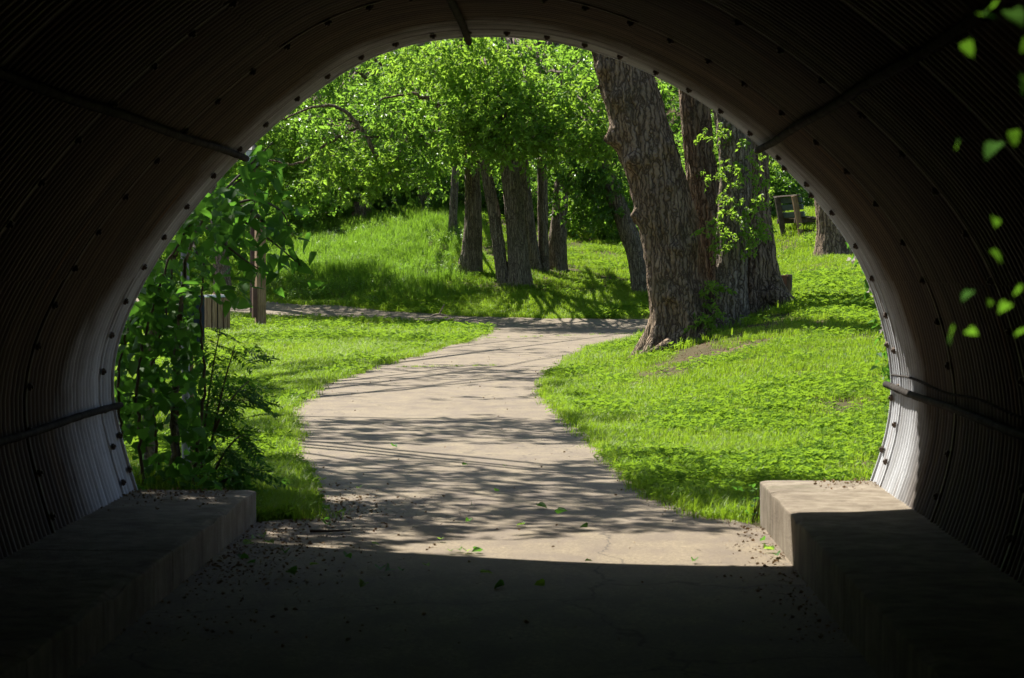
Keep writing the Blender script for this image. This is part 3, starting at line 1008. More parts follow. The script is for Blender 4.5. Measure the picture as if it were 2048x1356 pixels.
def stem(parent, pts, d0, ext=6.0, dtop=None, depth=0.02, flare=0.0, flare_h=0.8, lobes=5, seed=1, sides=48, step=0.07, mat=BARK, burls=(), nm='trunk', sink=0.35):
    P, R = px_path(pts, d0, dtop)
    base = P[0].copy(); dr = P[0] - P[1]; dr /= np.linalg.norm(dr)
    P = np.vstack([base + dr * sink, P]); R = np.concatenate([[R[0] * 1.02], R])
    if ext > 0:
        up = P[-1] - P[-2]; up /= np.linalg.norm(up)
        P = np.vstack([P, P[-1] + up * ext * .5, P[-1] + up * ext + np.array([0, 0, ext * .1])])
        R = np.concatenate([R, [R[-1] * .8, R[-1] * .45]])
    L = np.linalg.norm(np.diff(P, axis=0), axis=1).sum()
    n = max(12, int(L / step))
    C = catmull(np.hstack([P, R[:, None]]), n)
    v, f = tube(C[:, :3], np.maximum(C[:, 3], .01), sides, bark_disp(depth, flare, flare_h + sink, lobes, seed, burls))
    o = obj(nm, mesh_from(nm, v, f, mat, True), parent)
    return o, C


def limb(parent, a, b, r0, r1, mat=BARKG, sag=0.3, sides=7, nm='limb'):
    a = np.asarray(a, float); b = np.asarray(b, float)
    m_ = (a + b) / 2 + np.array([random.gauss(0, .2), random.gauss(0, .2), sag])
    C = catmull(np.array([a, m_, b]), 14)
    C += RNG.normal(0, 0.025, C.shape)
    v, f = tube(C, np.linspace(r0, r1, 14), sides)
    return obj(nm, mesh_from(nm, v, f, mat, True), parent)


def clump_points(centres, per, sig, droop=0.0):
    C = np.repeat(np.asarray(centres, float), per, 0)
    n = len(C)
    off = RNG.normal(0, 1, (n, 3)) * np.asarray(sig)
    P = C + off
    rot = np.stack([RNG.normal(-0.25, .45, n), RNG.normal(0, .45, n), RNG.uniform(0, 6.28, n)], 1)
    return P, rot


def ellipsoid_centres(c, ax, n, shell=0.45, seed_gap=0.6):
    """clump centres inside an ellipsoid, denser near its surface, spaced apart"""
    out = []
    tries = 0
    while len(out) < n and tries < n * 40:
        tries += 1
        v = RNG.normal(0, 1, 3); v /= np.linalg.norm(v)
        r = (shell ** 3 + (1 - shell ** 3) * RNG.random()) ** (1 / 3)
        p = np.asarray(c) + v * r * np.asarray(ax)
        if all(np.linalg.norm(p - q) > seed_gap * 0.8 for q in out[-60:]):
            out.append(p)
    return np.array(out)


def crown(parent, C, per, sig, coll, s0=.85, s1=1.4, nm='crown'):
    P, rot = clump_points(C, per, sig)
    return scatter(nm, P, rot, RNG.uniform(s0, s1, len(P)), coll, parent)


def limbs_to(parent, start_pts, C, n, r0=.09, r1=.02, mat=BARKG):
    k = RNG.choice(len(C), min(n, len(C)), replace=False)
    for i in k:
        s = start_pts[RNG.integers(0, len(start_pts))]
        limb(parent, s, C[i], r0 * random.uniform(.6, 1.2), r1, mat)


def E(px, py, d, ax, n, **kw):
    return ellipsoid_centres(tuple(at(px, py, d)), ax, n, **kw)


# the big leaning tree with several stems beside the path
g0 = ground_at(1400, 680)
DG = g0.y
G = empty('old_tree', g0, 'massive old tree with several furrowed stems, one leaning over the path', 'tree')
_, c1 = stem(G, [(1368, 705, 62), (1366, 640, 60), (1354, 560, 59), (1342, 480, 57), (1318, 380, 55), (1290, 280, 56), (1262, 190, 54), (1238, 110, 52)], DG, 5.0, None, 0.05, 1.5, 0.8, 5, 3, 96, 0.035, BARK,
     burls=((.25, 3.85, .16, .13), (1.0, 3.4, .17, .13), (.35, 2.55, .15, .13), (1.6, 1.95, .10, .09), (2.3, 2.0, .10, .08), (1.2, 1.25, .12, .09), (2.2, 3.5, .12, .08), (1.1, 4.4, .13, .09), (.7, 4.9, .11, .08), (1.9, 2.9, .07, .06)))
_, c2 = stem(G, [(1464, 655, 36), (1463, 560, 29), (1465, 450, 30), (1472, 340, 33), (1468, 250, 36), (1458, 170, 36)], DG - 0.25, 5.0, None, 0.038, 0.3, 0.5, 5, 8, 80, 0.04, BARKG)
_, c3 = stem(G, [(1530, 640, 56), (1515, 570, 45), (1505, 480, 40), (1500, 380, 38), (1500, 280, 36), (1500, 200, 34)], DG + 0.9, 5.0, None, 0.045, 1.1, 0.9, 4, 15, 80, 0.045, BARK)
_, c4 = stem(G, [(1430, 668, 70), (1424, 580, 50), (1418, 480, 36), (1408, 380, 30), (1396, 280, 28), (1388, 200, 28)], DG + 0.75, 5.0, None, 0.04, 0.5, 0.7, 5, 22, 72, 0.045, BARK)
# a surface root and the soil mound
v_, f_ = tube(catmull(np.array([at(1540, 590, DG + .6), at(1580, 610, DG + .45), at(1612, 624, DG + .2), at(1650, 642, DG)]), 18), np.linspace(.2, .04, 18), 10, bark_disp(.012, seed=5))
obj('root', mesh_from('root', v_, f_, BARK, True), G)
v_, f_ = tube(catmull(np.array([at(1400, 640, DG - .2), at(1372, 670, DG - .45), at(1340, 690, DG - .6), at(1285, 714, DG - .9)]), 18), np.linspace(.22, .05, 18), 10, bark_disp(.014, seed=6))
obj('root', mesh_from('root', v_, f_, BARK, True), G)
v_, f_ = tube(catmull(np.array([at(1440, 630, DG - .2), at(1425, 665, DG - .5), at(1400, 685, DG - .8), at(1385, 705, DG - 1.2)]), 18), np.linspace(.24, .06, 18), 10, bark_disp(.014, seed=7))
obj('root', mesh_from('root', v_, f_, BARK, True), G)
tops = [c1[-1, :3], c2[-1, :3], c3[-1, :3], c4[-1, :3]]
Cg = ellipsoid_centres((5.2, DG + 2.5, 14.0), (4.5, 5.0, 3.4), 120)
limbs_to(G, tops, Cg, 12, .14, .03, BARK)
crown(G, Cg, 16, .45, T_MID)
sp = [at(1440 + random.uniform(-12, 75), random.uniform(255, 500), DG - .55 - random.random() * .4) for _ in range(30)] + [at(random.uniform(1385, 1440), random.uniform(560, 680), DG - .7) for _ in range(10)] + [at(random.uniform(1500, 1560), random.uniform(250, 440), DG - .2) for _ in range(5)]
P_, r_ = clump_points(np.array(sp), 3, .07)
scatter('sprout', P_, r_, RNG.uniform(.35, .7, len(P_)), T_YEL, G)

# row of trunks on the bank beyond the path
GRP = 'trees on the bank beyond the crossing path'
TR = {}


def bank_tree(label, stems, crowns, seed, coll=T_MID, flare=.5, limbs=15, mat=BARKG, per=11, sig=(.34, .34, .22)):
    b = ground_at(stems[0][0][0], stems[0][0][1], 40)
    t = empty('tree', b, label, 'tree', GRP)
    starts = []
    for k, st in enumerate(stems):
        d = ground_at(st[0][0], st[0][1], 40).y
        _, c = stem(t, st, d, 4.0, None, .022, flare if k == 0 else .3, .8, 4, seed + k * 5, 56, .06, mat)
        for q in (-1, int(len(c) * .75), int(len(c) * .6)):
            starts.append(c[q, :3])
    C = np.vstack(crowns)
    limbs_to(t, starts, C, limbs, .10, .018, mat)
    crown(t, C, per, sig, coll)
    return t


bank_tree('thick grey trunk with flared foot on the bank, first of the row', [[(940, 548, 22), (946, 480, 19), (946, 420, 17), (945, 350, 16), (942, 260, 15)]],
          [E(860, 180, 64, (2.2, 1.2, 1.4), 24), E(760, 250, 63, (1.9, 1.0, 1.1), 18), E(690, 130, 66, (2.6, 1.3, 1.6), 26)], 31)
bank_tree('twin trunks side by side on the bank, the slimmer one leaning left', [[(1040, 574, 22), (1036, 500, 20), (1028, 420, 19), (1021, 340, 18), (1012, 250, 16)], [(1008, 572, 13), (999, 500, 12), (987, 420, 12), (972, 340, 11), (956, 250, 10)], [(1068, 540, 16), (1056, 450, 14), (1046, 350, 13), (1036, 250, 12)]],
          [E(1010, 130, 62, (2.5, .9, 1.1), 18), E(935, 195, 61, (1.5, .8, .8), 11), E(1060, 185, 61, (1.4, .8, .75), 10)], 37)
bank_tree('pair of dark trunks close together on the bank, under dense leaves', [[(1112, 538, 20), (1116, 470, 17), (1121, 400, 15), (1126, 330, 14), (1130, 250, 13)], [(1088, 540, 11), (1086, 460, 10), (1085, 380, 10), (1083, 280, 9)]],
          [E(1150, 160, 66, (2.2, 1.0, 1.3), 19), E(1190, 270, 69, (1.2, .9, .8), 11)], 43)
bank_tree('slender trunk leaning left beside the old tree, with dark hanging leaves', [[(1288, 584, 20), (1272, 510, 19), (1248, 440, 18), (1220, 370, 17), (1188, 300, 15), (1160, 240, 13)]],
          [E(1195, 395, 68.5, (.7, .6, .7), 15), E(1165, 330, 68, (.9, .7, .5), 13), E(1240, 180, 71, (1.8, 1.4, 2.0), 26)], 49, T_DRK)
BRT = bank_tree('brightly leaved tree whose low branches reach over the bank', [[(852, 425, 16), (850, 380, 14), (848, 330, 13), (845, 240, 12)]],
          [E(640, 230, 72, (2.2, 1.5, 1.6), 32), E(780, 310, 70, (2.0, 1.2, .6), 20), E(560, 330, 74, (2.1, 1.5, 1.1), 26), E(950, 285, 72, (1.8, 1.2, .6), 13)], 55)
for pts_, d_, r_ in (([(945, 300), (900, 235), (840, 190), (760, 200)], 61.5, .10), ([(760, 320), (700, 230), (640, 212), (560, 240)], 62, .07), ([(1012, 250), (1000, 180), (960, 130), (900, 110)], 60.5, .09), ([(1124, 300), (1090, 220), (1040, 190), (990, 200)], 62, .07),
                    ([(700, 260), (640, 300), (590, 330), (540, 320)], 63, .05), ([(1188, 300), (1150, 250), (1130, 180), (1100, 120)], 64, .08)):
    C_ = catmull(np.array([tuple(at(a_, b_, d_)) for a_, b_ in pts_]), 24) + RNG.normal(0, .02, (24, 3))
    v_, f_ = tube(C_, np.linspace(r_, .02, 24), 8)
    obj('limb', mesh_from('limb', v_, f_, BARK, True), BRT)
# two tufts of lighter young leaves hang forward
yt = empty('light_tree', ground_at(905, 470, 60), 'slim tree with yellow-green young leaves hanging in front of the bank trunks', 'tree', None)
dY = yt.location.y
_, cc = stem(yt, [(905, 470, 9), (908, 400, 8), (915, 300, 8), (925, 200, 7)], dY, 3.0, None, .012, .3, .4, 4, 61, 24, .12, BARKG)
CY = np.vstack([E(930, 120, 60, (1.7, .8, .7), 14), E(960, 235, 60, (.8, .6, .7), 10), E(1100, 215, 60, (2.0, .7, .8), 14), E(720, 340, 62, (.9, .6, .5), 8), E(1010, 285, 60, (1.2, .6, .2), 8), E(1170, 275, 60, (.9, .5, .25), 6)])
HS = [at(random.uniform(600, 1200), 0, 60)[:] for _ in range(0)]
for _ in range(46):
    px_ = random.uniform(590, 1215); lo_ = np.interp(px_, [590, 700, 800, 900, 1000, 1100, 1215], [360, 375, 352, 315, 308, 300, 302])
    HS.append(tuple(at(px_, lo_ - abs(random.gauss(0, 26)) + random.gauss(0, 8), random.uniform(60, 68))))
scatter('hanging_spray', *(lambda pr: (pr[0], pr[1], RNG.uniform(.6, 1.2, len(pr[0]))))(clump_points(np.array(HS), 5, (.22, .22, .2))), T_MID, yt)
limbs_to(yt, [cc[-1, :3], cc[-8, :3]], CY, 10, .06, .015)
crown(yt, CY, 14, (.36, .36, .28), T_YEL)

# tree to the right behind the lawn, tree behind the litter bin
b = ground_at(1672, 512, 35)
H = empty('shade_tree', b, 'rough-barked tree on the rise beside the bench', 'tree')
_, c = stem(H, [(1672, 514, 40), (1668, 470, 33), (1662, 420, 30), (1655, 360, 28), (1650, 250, 26)], b.y, 5.0, None, .03, .5, .7, 4, 71, 64, .05, BARK)
CH = ellipsoid_centres((b.x + 1.2, b.y + 1, 11.5), (4.0, 4.0, 3.0), 80)
limbs_to(H, [c[-1, :3], c[-20, :3]], CH, 9, .12, .03, BARK)
crown(H, CH, 16, .45, T_MID)
b = ground_at(446, 607, 50)
K = empty('park_tree', b, 'pale trunk standing behind the litter bin', 'tree')
_, c = stem(K, [(448, 607, 20), (442, 540, 17), (438, 470, 16), (432, 380, 15)], b.y, 6.0, None, .02, .4, .6, 4, 77, 48, .06, BARKG)
CK = np.vstack([ellipsoid_centres((b.x - 1, b.y + 2, 9.5), (4.0, 3.5, 3.2), 80), E(480, 330, b.y + 4, (3.0, 2.5, 1.4), 50)])
limbs_to(K, [c[-1, :3], c[-10, :3]], CK, 9, .1, .02)
crown(K, CK, 18, .45, T_MID)

# shade tree left of the path: its crown stands above the view and dapples the path
b = Vector((-10.5, 30.0, gz(-10.5, 30.0)))
SH = empty('spreading_tree', b, 'spreading tree left of the path casting the dappled shade', 'tree')
cs = catmull(np.array([(-10.5, 30, -.3), (-10.4, 30, 2), (-10.1, 29.7, 5), (-9.6, 29.4, 9)]), 60)
v_, f_ = tube(cs, np.linspace(.5, .22, 60), 40, bark_disp(.025, .5, 1.0, 5, 81))
obj('trunk', mesh_from('trunk', v_, f_, BARK, True), SH)


def shade(x0, x1, y0, y1, n, zlo, zhi, cl=0.0, seed=1):
    x = RNG.uniform(x0, x1, n * 4); y = RNG.uniform(y0, y1, n * 4)
    k = vnoise(x * .9, y * 1.6, 0, seed) > cl
    x, y = x[k][:n], y[k][:n]
    t = RNG.uniform(zlo, zhi, len(x))
    return np.stack([x - SA * t, y + SB * t, t], 1)


SHP = np.vstack([shade(-7.5, 0.45, 20.2, 23.6, 480, 6, 8.5, .08, 1), shade(-5, 0.2, 26.5, 37, 300, 6.5, 9.5, .50, 2), shade(-3.2, 1.2, 14.6, 18.6, 260, 5.6, 8, .40, 3),
                 shade(-4.2, -1.6, 13.6, 17.8, 230, 5.6, 7.5, .1, 8), shade(-9, -3.2, 27.5, 31, 150, 6, 9, .25, 4), shade(-10, -2.5, 46, 50, 110, 7, 10, .30, 5), shade(0.3, 2.4, 14.4, 16.4, 90, 6, 8, .3, 6),
                 shade(-2, 2.5, 40, 60, 130, 8.5, 11, .5, 7), shade(-9, -3, 54, 58, 70, 8.5, 10, .3, 9), shade(-2.6, -0.6, 12.0, 14.2, 120, 5.4, 7, .1, 10), shade(-.6, 1.2, 13.2, 14.5, 45, 5.6, 7, .5, 12)])
n = len(SHP)
rot = np.stack([RNG.normal(-.1, .4, n), RNG.normal(0, .4, n), RNG.uniform(0, 6.28, n)], 1)
scatter('crown', SHP, rot, RNG.uniform(.9, 1.5, n), T_MID, SH)
for i in RNG.choice(n, 46, replace=False):
    limb(SH, cs[RNG.integers(38, 60)], SHP[i], .09, .015, BARK, .4)

# ------------------------------------------------------------------ shrubs and wood behind
def bush(px, py, d, ax, n, coll, label, per=16, s=(.8, 1.3), nm='shrub', group=None):
    c = at(px, py, d)
    z0 = gz(c.x, d)
    e = empty(nm, Vector((c.x, d, z0)), label, 'shrub', group)
    C = ellipsoid_centres((c.x, d, max(c.z, z0 + ax[2] * .55)), ax, n, shell=.3, seed_gap=.35)
    C[:, 2] = np.maximum(C[:, 2], z0 + .1)
    for k in range(5):
        limb(e, (c.x + random.gauss(0, .15), d + random.gauss(0, .15), z0 - .1), C[RNG.integers(0, len(C))], .03, .01, TWIG, .1, 5, 'branch')
    P, rot = clump_points(C, per, (.3, .3, .25))
    P[:, 2] = np.maximum(P[:, 2], z0 + .05)
    scatter('foliage', P, rot, RNG.uniform(s[0], s[1], len(P)), coll, e)
    return e


BG = 'shrubs along the top of the bank'
BLAB = ['green shrub at the far end of the bank thicket behind the lamp post', 'yellow-green shrub in the bank thicket between lamp post and stump', 'green shrub directly behind the cut stump',
        'dark green shrub on the bank top beside the slim dark trunk', 'green shrub on the bank top behind the thick flared trunk', 'dark green shrub on the bank top behind the twin trunks',
        'green shrub between the twin trunks and the pair of dark trunks', 'yellow-green shrub on the bank top behind the slender leaning trunk', 'green shrub between the slender leaning trunk and the old tree']
for i, (px, py, d, ax, n, coll) in enumerate(((560, 380, 83, (1.9, 1.3, 1.3), 34, T_MID), (640, 385, 85, (1.9, 1.4, 1.5), 36, T_YEL), (735, 380, 86, (1.8, 1.4, 1.5), 34, T_MID), (820, 385, 86, (1.8, 1.4, 1.5), 34, T_DRK), (900, 390, 85, (1.7, 1.3, 1.5), 32, T_MID),
                                             (980, 400, 85, (1.8, 1.3, 1.5), 32, T_DRK), (1080, 400, 85, (1.8, 1.3, 1.6), 34, T_MID), (1180, 410, 83, (1.9, 1.3, 1.5), 36, T_YEL), (1270, 400, 82, (1.8, 1.3, 1.7), 36, T_MID))):
    bush(px, py, d, ax, n, coll, BLAB[i], group=BG)
bush(1545, 400, 74, (1.6, 1.2, 1.5), 44, T_DRK, 'dark green shrub behind the bench posts')
bush(1610, 400, 76, (2.0, 1.3, 1.8), 50, T_YEL, 'pale yellow-green shrub behind the bench seat')
bush(1380, 430, 76, (1.8, 1.3, 2.0), 44, T_MID, 'green shrub seen between the stems of the old tree')
bush(1480, 330, 78, (2.4, 1.3, 2.2), 54, T_MID, 'tall green shrub rising behind the old tree stems')
bush(430, 450, 80, (2.0, 1.4, 1.9), 40, T_MID, 'green shrub behind the pale trunk and litter bin')
bush(330, 470, 76, (2.6, 1.6, 2.2), 54, T_YEL, 'light green shrub glimpsed through the vine at the left wall')
bush(1760, 420, 80, (2.6, 1.5, 2.6), 40, T_MID, 'green shrub behind the tree on the rise')

# wooded hillside: a far mass of foliage
n = 15000
y = RNG.uniform(88, 132, n); x = RNG.uniform(-30, 26, n)
h = RNG.random(n) ** .8 * 8.0
keep = vnoise(x * .35, y * .35, h * .35, 51) > .40
x, y, h = x[keep], y[keep], h[keep]; n = len(x)
rot = np.stack([RNG.normal(0, .5, n), RNG.normal(0, .5, n), RNG.uniform(0, 6.28, n)], 1)
tag(scatter('woodland_foliage', np.stack([x, y, zf(x, y) + .2 + h], 1), rot, RNG.uniform(1.5, 2.6, n), T_MID), 'dense wooded hillside closing the view behind the trees', 'woodland')

# ------------------------------------------------------------------ park furniture
def yaw(a):
    return Matrix.Rotation(a, 4, 'Z')


def part_box(parent, name, c, s, m, rot=None, bevel=.006):
    """box in the thing's own coordinates"""
    bm = bmesh.new()
    box_bm(bm, c, s, rot, bevel)
    return obj(name, bm_mesh(name, bm, m), parent, local=True)


# bench: local x = facing direction, local y = along its length
nb = ground_at(1600, 470, 45)
bench = empty('park_bench', Vector((nb.x, nb.y, nb.z)), 'weathered park bench with dark slatted back on the grassy rise', 'bench', None, math.atan2(.40, 1.44))
for yy in (0.0, 1.35):
    rt = Matrix.Rotation(-0.20, 4, 'Y')
    part_box(bench, 'leg', (-0.06, yy, .50), (.15, .09, 1.20), TIMB if yy == 0 else TIMBD, rt)
    part_box(bench, 'leg', (.52, yy, .20), (.09, .09, .55), TIMBD, Matrix.Rotation(.6, 4, 'Y'))
    part_box(bench, 'seat_rail', (.30, yy + .095, .42), (.86, .07, .14), TIMBD, Matrix.Rotation(-.04, 4, 'Y'))
for k, zz in enumerate((.98, .78, .58)):
    part_box(bench, 'back_slat', (-.03 - (zz - .5) * .2 + .07, .70, zz), (.04, 1.9, .15), SLATB, Matrix.Rotation(-0.20, 4, 'Y'))
part_box(bench, 'top_cap', (-.12, .70, 1.10), (.14, 1.85, .04), TIMBD)
for k in range(5):
    part_box(bench, 'seat_slat', (.14 + .15 * k, .70, .505 - .012 * k), (.13, 1.8, .045), TIMBD)

# litter bin with wooden slats
nb = ground_at(434, 664, 45)
lb = empty('litter_bin', nb, 'wooden slatted litter bin with a pale flat lid on the left lawn', 'bin', None, .2)
sc_ = nb.y / FPX
R_, Hh = 25 * sc_, 66 * sc_
for k in range(14):
    a = k * 2 * math.pi / 14
    part_box(lb, 'slat', (R_ * math.cos(a), R_ * math.sin(a), Hh / 2 + .03), (.03, 2 * R_ * math.tan(math.pi / 14) - .025, Hh), TIMB, yaw(a))
bm = bmesh.new()
bmesh.ops.create_cone(bm, cap_ends=True, segments=28, radius1=R_ * .88, radius2=R_ * .88, depth=Hh * .96, matrix=Matrix.Translation((0, 0, Hh * .5)))
obj('liner', bm_mesh('liner', bm, BLACKM), lb, local=True)
bm = bmesh.new()
bmesh.ops.create_cone(bm, cap_ends=True, segments=28, radius1=R_ * 1.1, radius2=R_ * 1.05, depth=.05, matrix=Matrix.Translation((0, 0, Hh + .075)))
obj('lid', bm_mesh('lid', bm, LIDM), lb, local=True)
bm = bmesh.new()
bmesh.ops.create_cone(bm, cap_ends=True, segments=4, radius1=.12, radius2=.012, depth=.12, matrix=Matrix.Translation((0, 0, Hh + .17)))
obj('cap', bm_mesh('cap', bm, TIMB), lb, local=True)

# timber post with a brown box fixed to it
nb = ground_at(521, 652, 45)
sc_ = nb.y / FPX
tp = empty('timber_post', nb, 'square timber post with a brown box on its side, on the left lawn', 'post', None, .35)
part_box(tp, 'post', (0, 0, 105 * sc_), (19 * sc_, 19 * sc_, 214 * sc_), TIMB, None, .01)
part_box(tp, 'box', (-13 * sc_, -5 * sc_, 47 * sc_), (9 * sc_, 14 * sc_, 60 * sc_), BROWN, None, .01)
part_box(tp, 'conduit', (-9 * sc_, -8 * sc_, 9 * sc_), (3 * sc_, 3 * sc_, 24 * sc_), BLACKM)
# lamp post behind it
nb = ground_at(507, 630, 45)
sc_ = nb.y / FPX
lpst = empty('lamp_post', nb, 'tall slim lamp post with a pale lantern behind the leaves', 'lamp post')
HL = (630 - 335) * sc_
bm = bmesh.new()
bmesh.ops.create_cone(bm, cap_ends=True, segments=16, radius1=.10, radius2=.075, depth=HL, matrix=Matrix.Translation((0, 0, HL / 2)))
obj('pole', bm_mesh('pole', bm, BROWN), lpst, local=True)
bm = bmesh.new()
bmesh.ops.create_cone(bm, cap_ends=True, segments=16, radius1=.14, radius2=.22, depth=.42, matrix=Matrix.Translation((0, 0, HL + .26)))
lan = obj('lantern', bm_mesh('lantern', bm, GLASSM), lpst, local=True)
for k in range(8):
    a = k * math.pi / 4
    part_box(lan, 'lantern_rib', (.188 * math.cos(a), .188 * math.sin(a), HL + .26), (.014, .014, .42), BLACKM, yaw(a))
bm = bmesh.new()
bmesh.ops.create_cone(bm, cap_ends=True, segments=16, radius1=.25, radius2=.05, depth=.18, matrix=Matrix.Translation((0, 0, HL + .57)))
bmesh.ops.create_cone(bm, cap_ends=True, segments=16, radius1=.12, radius2=.17, depth=.08, matrix=Matrix.Translation((0, 0, HL + .01)))
obj('cap', bm_mesh('cap', bm, BLACKM), lpst, local=True)

# low wooden marker right of the old tree
nb = ground_at(1566, 602, 30)
sc_ = nb.y / FPX
mk = empty('wooden_marker', nb, 'low brown wooden board on a post half hidden by the old tree', 'marker', None, -.35)
part_box(mk, 'post', (.10, 0, 25 * sc_), (.09, .09, 56 * sc_), TIMBD)
part_box(mk, 'board', (-.13, -.06, 27 * sc_), (.42, .03, 48 * sc_), BROWN)
part_box(mk, 'board', (-.13, -.025, 50 * sc_), (.46, .09, .03), TIMB)

# grey pole with a blue-grey panel in the vine
g_ = at(372, 960, 17.5)
pz = gz(g_.x, 17.5)
pl = empty('panel_post', Vector((g_.x, 17.5, pz)), 'grey metal pole carrying a dark blue-grey panel inside the vine', 'post', None, .3)
bm = bmesh.new()
bmesh.ops.create_cone(bm, cap_ends=True, segments=16, radius1=.032, radius2=.032, depth=2.6, matrix=Matrix.Translation((0, 0, 1.3)))
obj('pole', bm_mesh('pole', bm, GREYM), pl, local=True)
part_box(pl, 'panel', (.06, -.05, 1.16), (.15, .05, .36), BLUEM)
part_box(pl, 'bracket', (.03, -.02, 1.16), (.05, .04, .30), BLACKM)
part_box(pl, 'timber_stake', (.03, .06, .45), (.07, .07, .95), TIMB)

# stump and fallen branch
nb = ground_at(725, 440, 60)
sp_ = empty('tree_stump', nb, 'cut tree stump at the top of the tall grass bank', 'stump')
P_ = np.array([(nb.x, nb.y, nb.z - .2), (nb.x, nb.y, nb.z + .2), (nb.x, nb.y, nb.z + .42), (nb.x + .03, nb.y, nb.z + .62)])
v_, f_ = tube(catmull(P_, 18), np.linspace(.40, .33, 18), 40, bark_disp(.03, .3, .4, 5, 91))
obj('trunk', mesh_from('trunk', v_, f_, BARK, True), sp_)
v_, f_ = tube([(nb.x + .03, nb.y, nb.z + .60), (nb.x + .03, nb.y, nb.z + .635)], [.32, .31], 40)
obj('cut_face', mesh_from('cut_face', v_, f_, STUMPT), sp_)
nb = ground_at(862, 634, 50)
d_ = nb.y
fb = empty('fallen_branch', nb, 'bent bare branch lying where lawn bank meets the crossing path', 'branch')
C_ = catmull(np.array([at(858, 637, d_ - .4), at(866, 631, d_), at(878, 629, d_ + .1), at(890, 631, d_ + .1), at(896, 637, d_)]), 24)
v_, f_ = tube(C_, np.linspace(.035, .022, 24), 7); obj('stick', mesh_from('stick', v_, f_, STUMPT, True), fb)
C_ = catmull(np.array([at(878, 630, d_ + .1), at(883, 620, d_ + .1), at(889, 608, d_ + .1)]), 12)
v_, f_ = tube(C_, np.linspace(.024, .012, 12), 6); obj('side_shoot', mesh_from('side_shoot', v_, f_, STUMPT, True), fb)

# ------------------------------------------------------------------ plants at the tunnel mouth
def broad_leaf(L, W, lob=0.0, cup=.12):
    prof_ = [(0, .02), (.30, -.06), (.50, .12), (.49, .32), (.40 + lob * .14, .50), (.27, .66), (.17, .80), (0, 1.0)]
    right = [(w * W, t * L) for w, t in prof_]
    V = [(0, t * L, -.02 * L * (t - .5)) for t in (0.02, .3, .6, 1.0)]
    V = []
    mid = [0.02, .2, .38, .55, .72, .86, 1.0]
    for t in mid: V.append((0, t * L, -.25 * L * max(0, t - .35) ** 2))
    F = []
    for s in (1, -1):
        b = len(V)
        side = [(.0, .02), (.46, .02), (.52, .24), (.44, .46), (.30, .66), (.14, .84), (0, 1)]
        for k in range(1, 6):
            w, t = side[k]
            w += lob * (.10 if k % 2 == 0 else -.06)
            V.append((s * w * W, t * L, cup * W * w * 1.6 - .25 * L * max(0, t - .35) ** 2))
        idx = [0] + list(range(b, b + 5)) + [6]
        for k in range(6):
            q = (k, k + 1, idx[k + 1], idx[k]) if s < 0 else (k, idx[k], idx[k + 1], k + 1)
            q = tuple(dict.fromkeys(q))
            if len(q) > 2: F.append(q)
    return V, F


VL = [mesh_from('leaf', *broad_leaf(.09, .072, l_, c_), VINE, True) for l_, c_ in ((0, .1), (.8, .2), (.4, -.05), (1.2, .12))]
VLS = source('vine_leaf', VL)
BL = [mesh_from('leaf', *broad_leaf(.12, .06, l_, c_), VINE, True) for l_, c_ in ((0, .1), (.3, .2), (0, -.1))]


def leaf_obj(parent, me, p, rot, s, nm='leaf'):
    o = bpy.data.objects.new(nm, me); put(o, parent)
    o.location = Vector(p) - (parent.location if parent.parent is None else Vector((0, 0, 0))); o.rotation_euler = rot; o.scale = (s, s, s)
    return o


def rnd_leaf_rot():
    # blades hang outwards and down, their faces turned broadly to the open side
    return (random.gauss(-.75, .5), random.gauss(0, .5), random.uniform(0, 6.28))


vb = at(300, 985, 14.5)
vine = empty('climbing_vine', Vector((vb.x, vb.y, LTOP)), 'dark leafy vine curtain climbing beside the left mouth of the tunnel', 'vine')
stems_px = [[(290, 985), (280, 900), (272, 800), (285, 700), (310, 600), (350, 500), (400, 420)], [(350, 985), (352, 900), (350, 800), (356, 700), (362, 600), (380, 500), (420, 400)],
            [(320, 985), (310, 860), (300, 760), (330, 640), (345, 540)], [(262, 985), (246, 900), (236, 800), (240, 720), (262, 640)], [(385, 985), (400, 860), (410, 760), (400, 640), (410, 520)]]
for k, st in enumerate(stems_px):
    C_ = catmull(np.array([at(a, b, 14.35 + .3 * (k % 3)) for a, b in st]), 40) + RNG.normal(0, .006, (40, 3))
    r0 = .035 if k == 1 else .012
    v_, f_ = tube(C_, np.linspace(r0, .006, 40), 7); obj('stem', mesh_from('stem', v_, f_, BARKG if k == 1 else TWIG, True), vine)
spots = []
while len(spots) < 1350:
    py = random.uniform(395, 985)
    left = np.interp(py, [395, 480, 560, 650, 720, 800, 900, 985], [405, 345, 290, 250, 236, 232, 250, 275])
    right = np.interp(py, [395, 480, 560, 600, 650, 720, 800, 900, 985], [480, 440, 405, 392, 392, 405, 420, 430, 440])
    u = random.random() ** 1.25
    px = left + (right - left) * u
    if float(vnoise([px * .022], [py * .018], [0], 61)[0]) < .36 and random.random() < .85: continue
    spots.append(tuple(at(px, py, random.uniform(14.15, 15.6))))
for p in spots[:300]:
    leaf_obj(vine, random.choice(VL), p, rnd_leaf_rot(), random.uniform(.4, 1.3))
rest = np.array(spots[300:]); n = len(rest)
scatter('foliage', rest, [rnd_leaf_rot() for _ in range(n)], RNG.uniform(.6, 1.2, n), VLS, vine)
# ground creeper at its foot
fp = np.array([tuple(at(random.uniform(268, 500), random.uniform(940, 990), random.uniform(14.2, 15.4))) for _ in range(170)])
fp[:, 2] = np.maximum(fp[:, 2], .2)
scatter('ground_leaves', fp, [(random.gauss(-.2, .4), random.gauss(0, .4), random.uniform(0, 6.28)) for _ in range(170)], RNG.uniform(.3, .65, 170), VLS, vine)

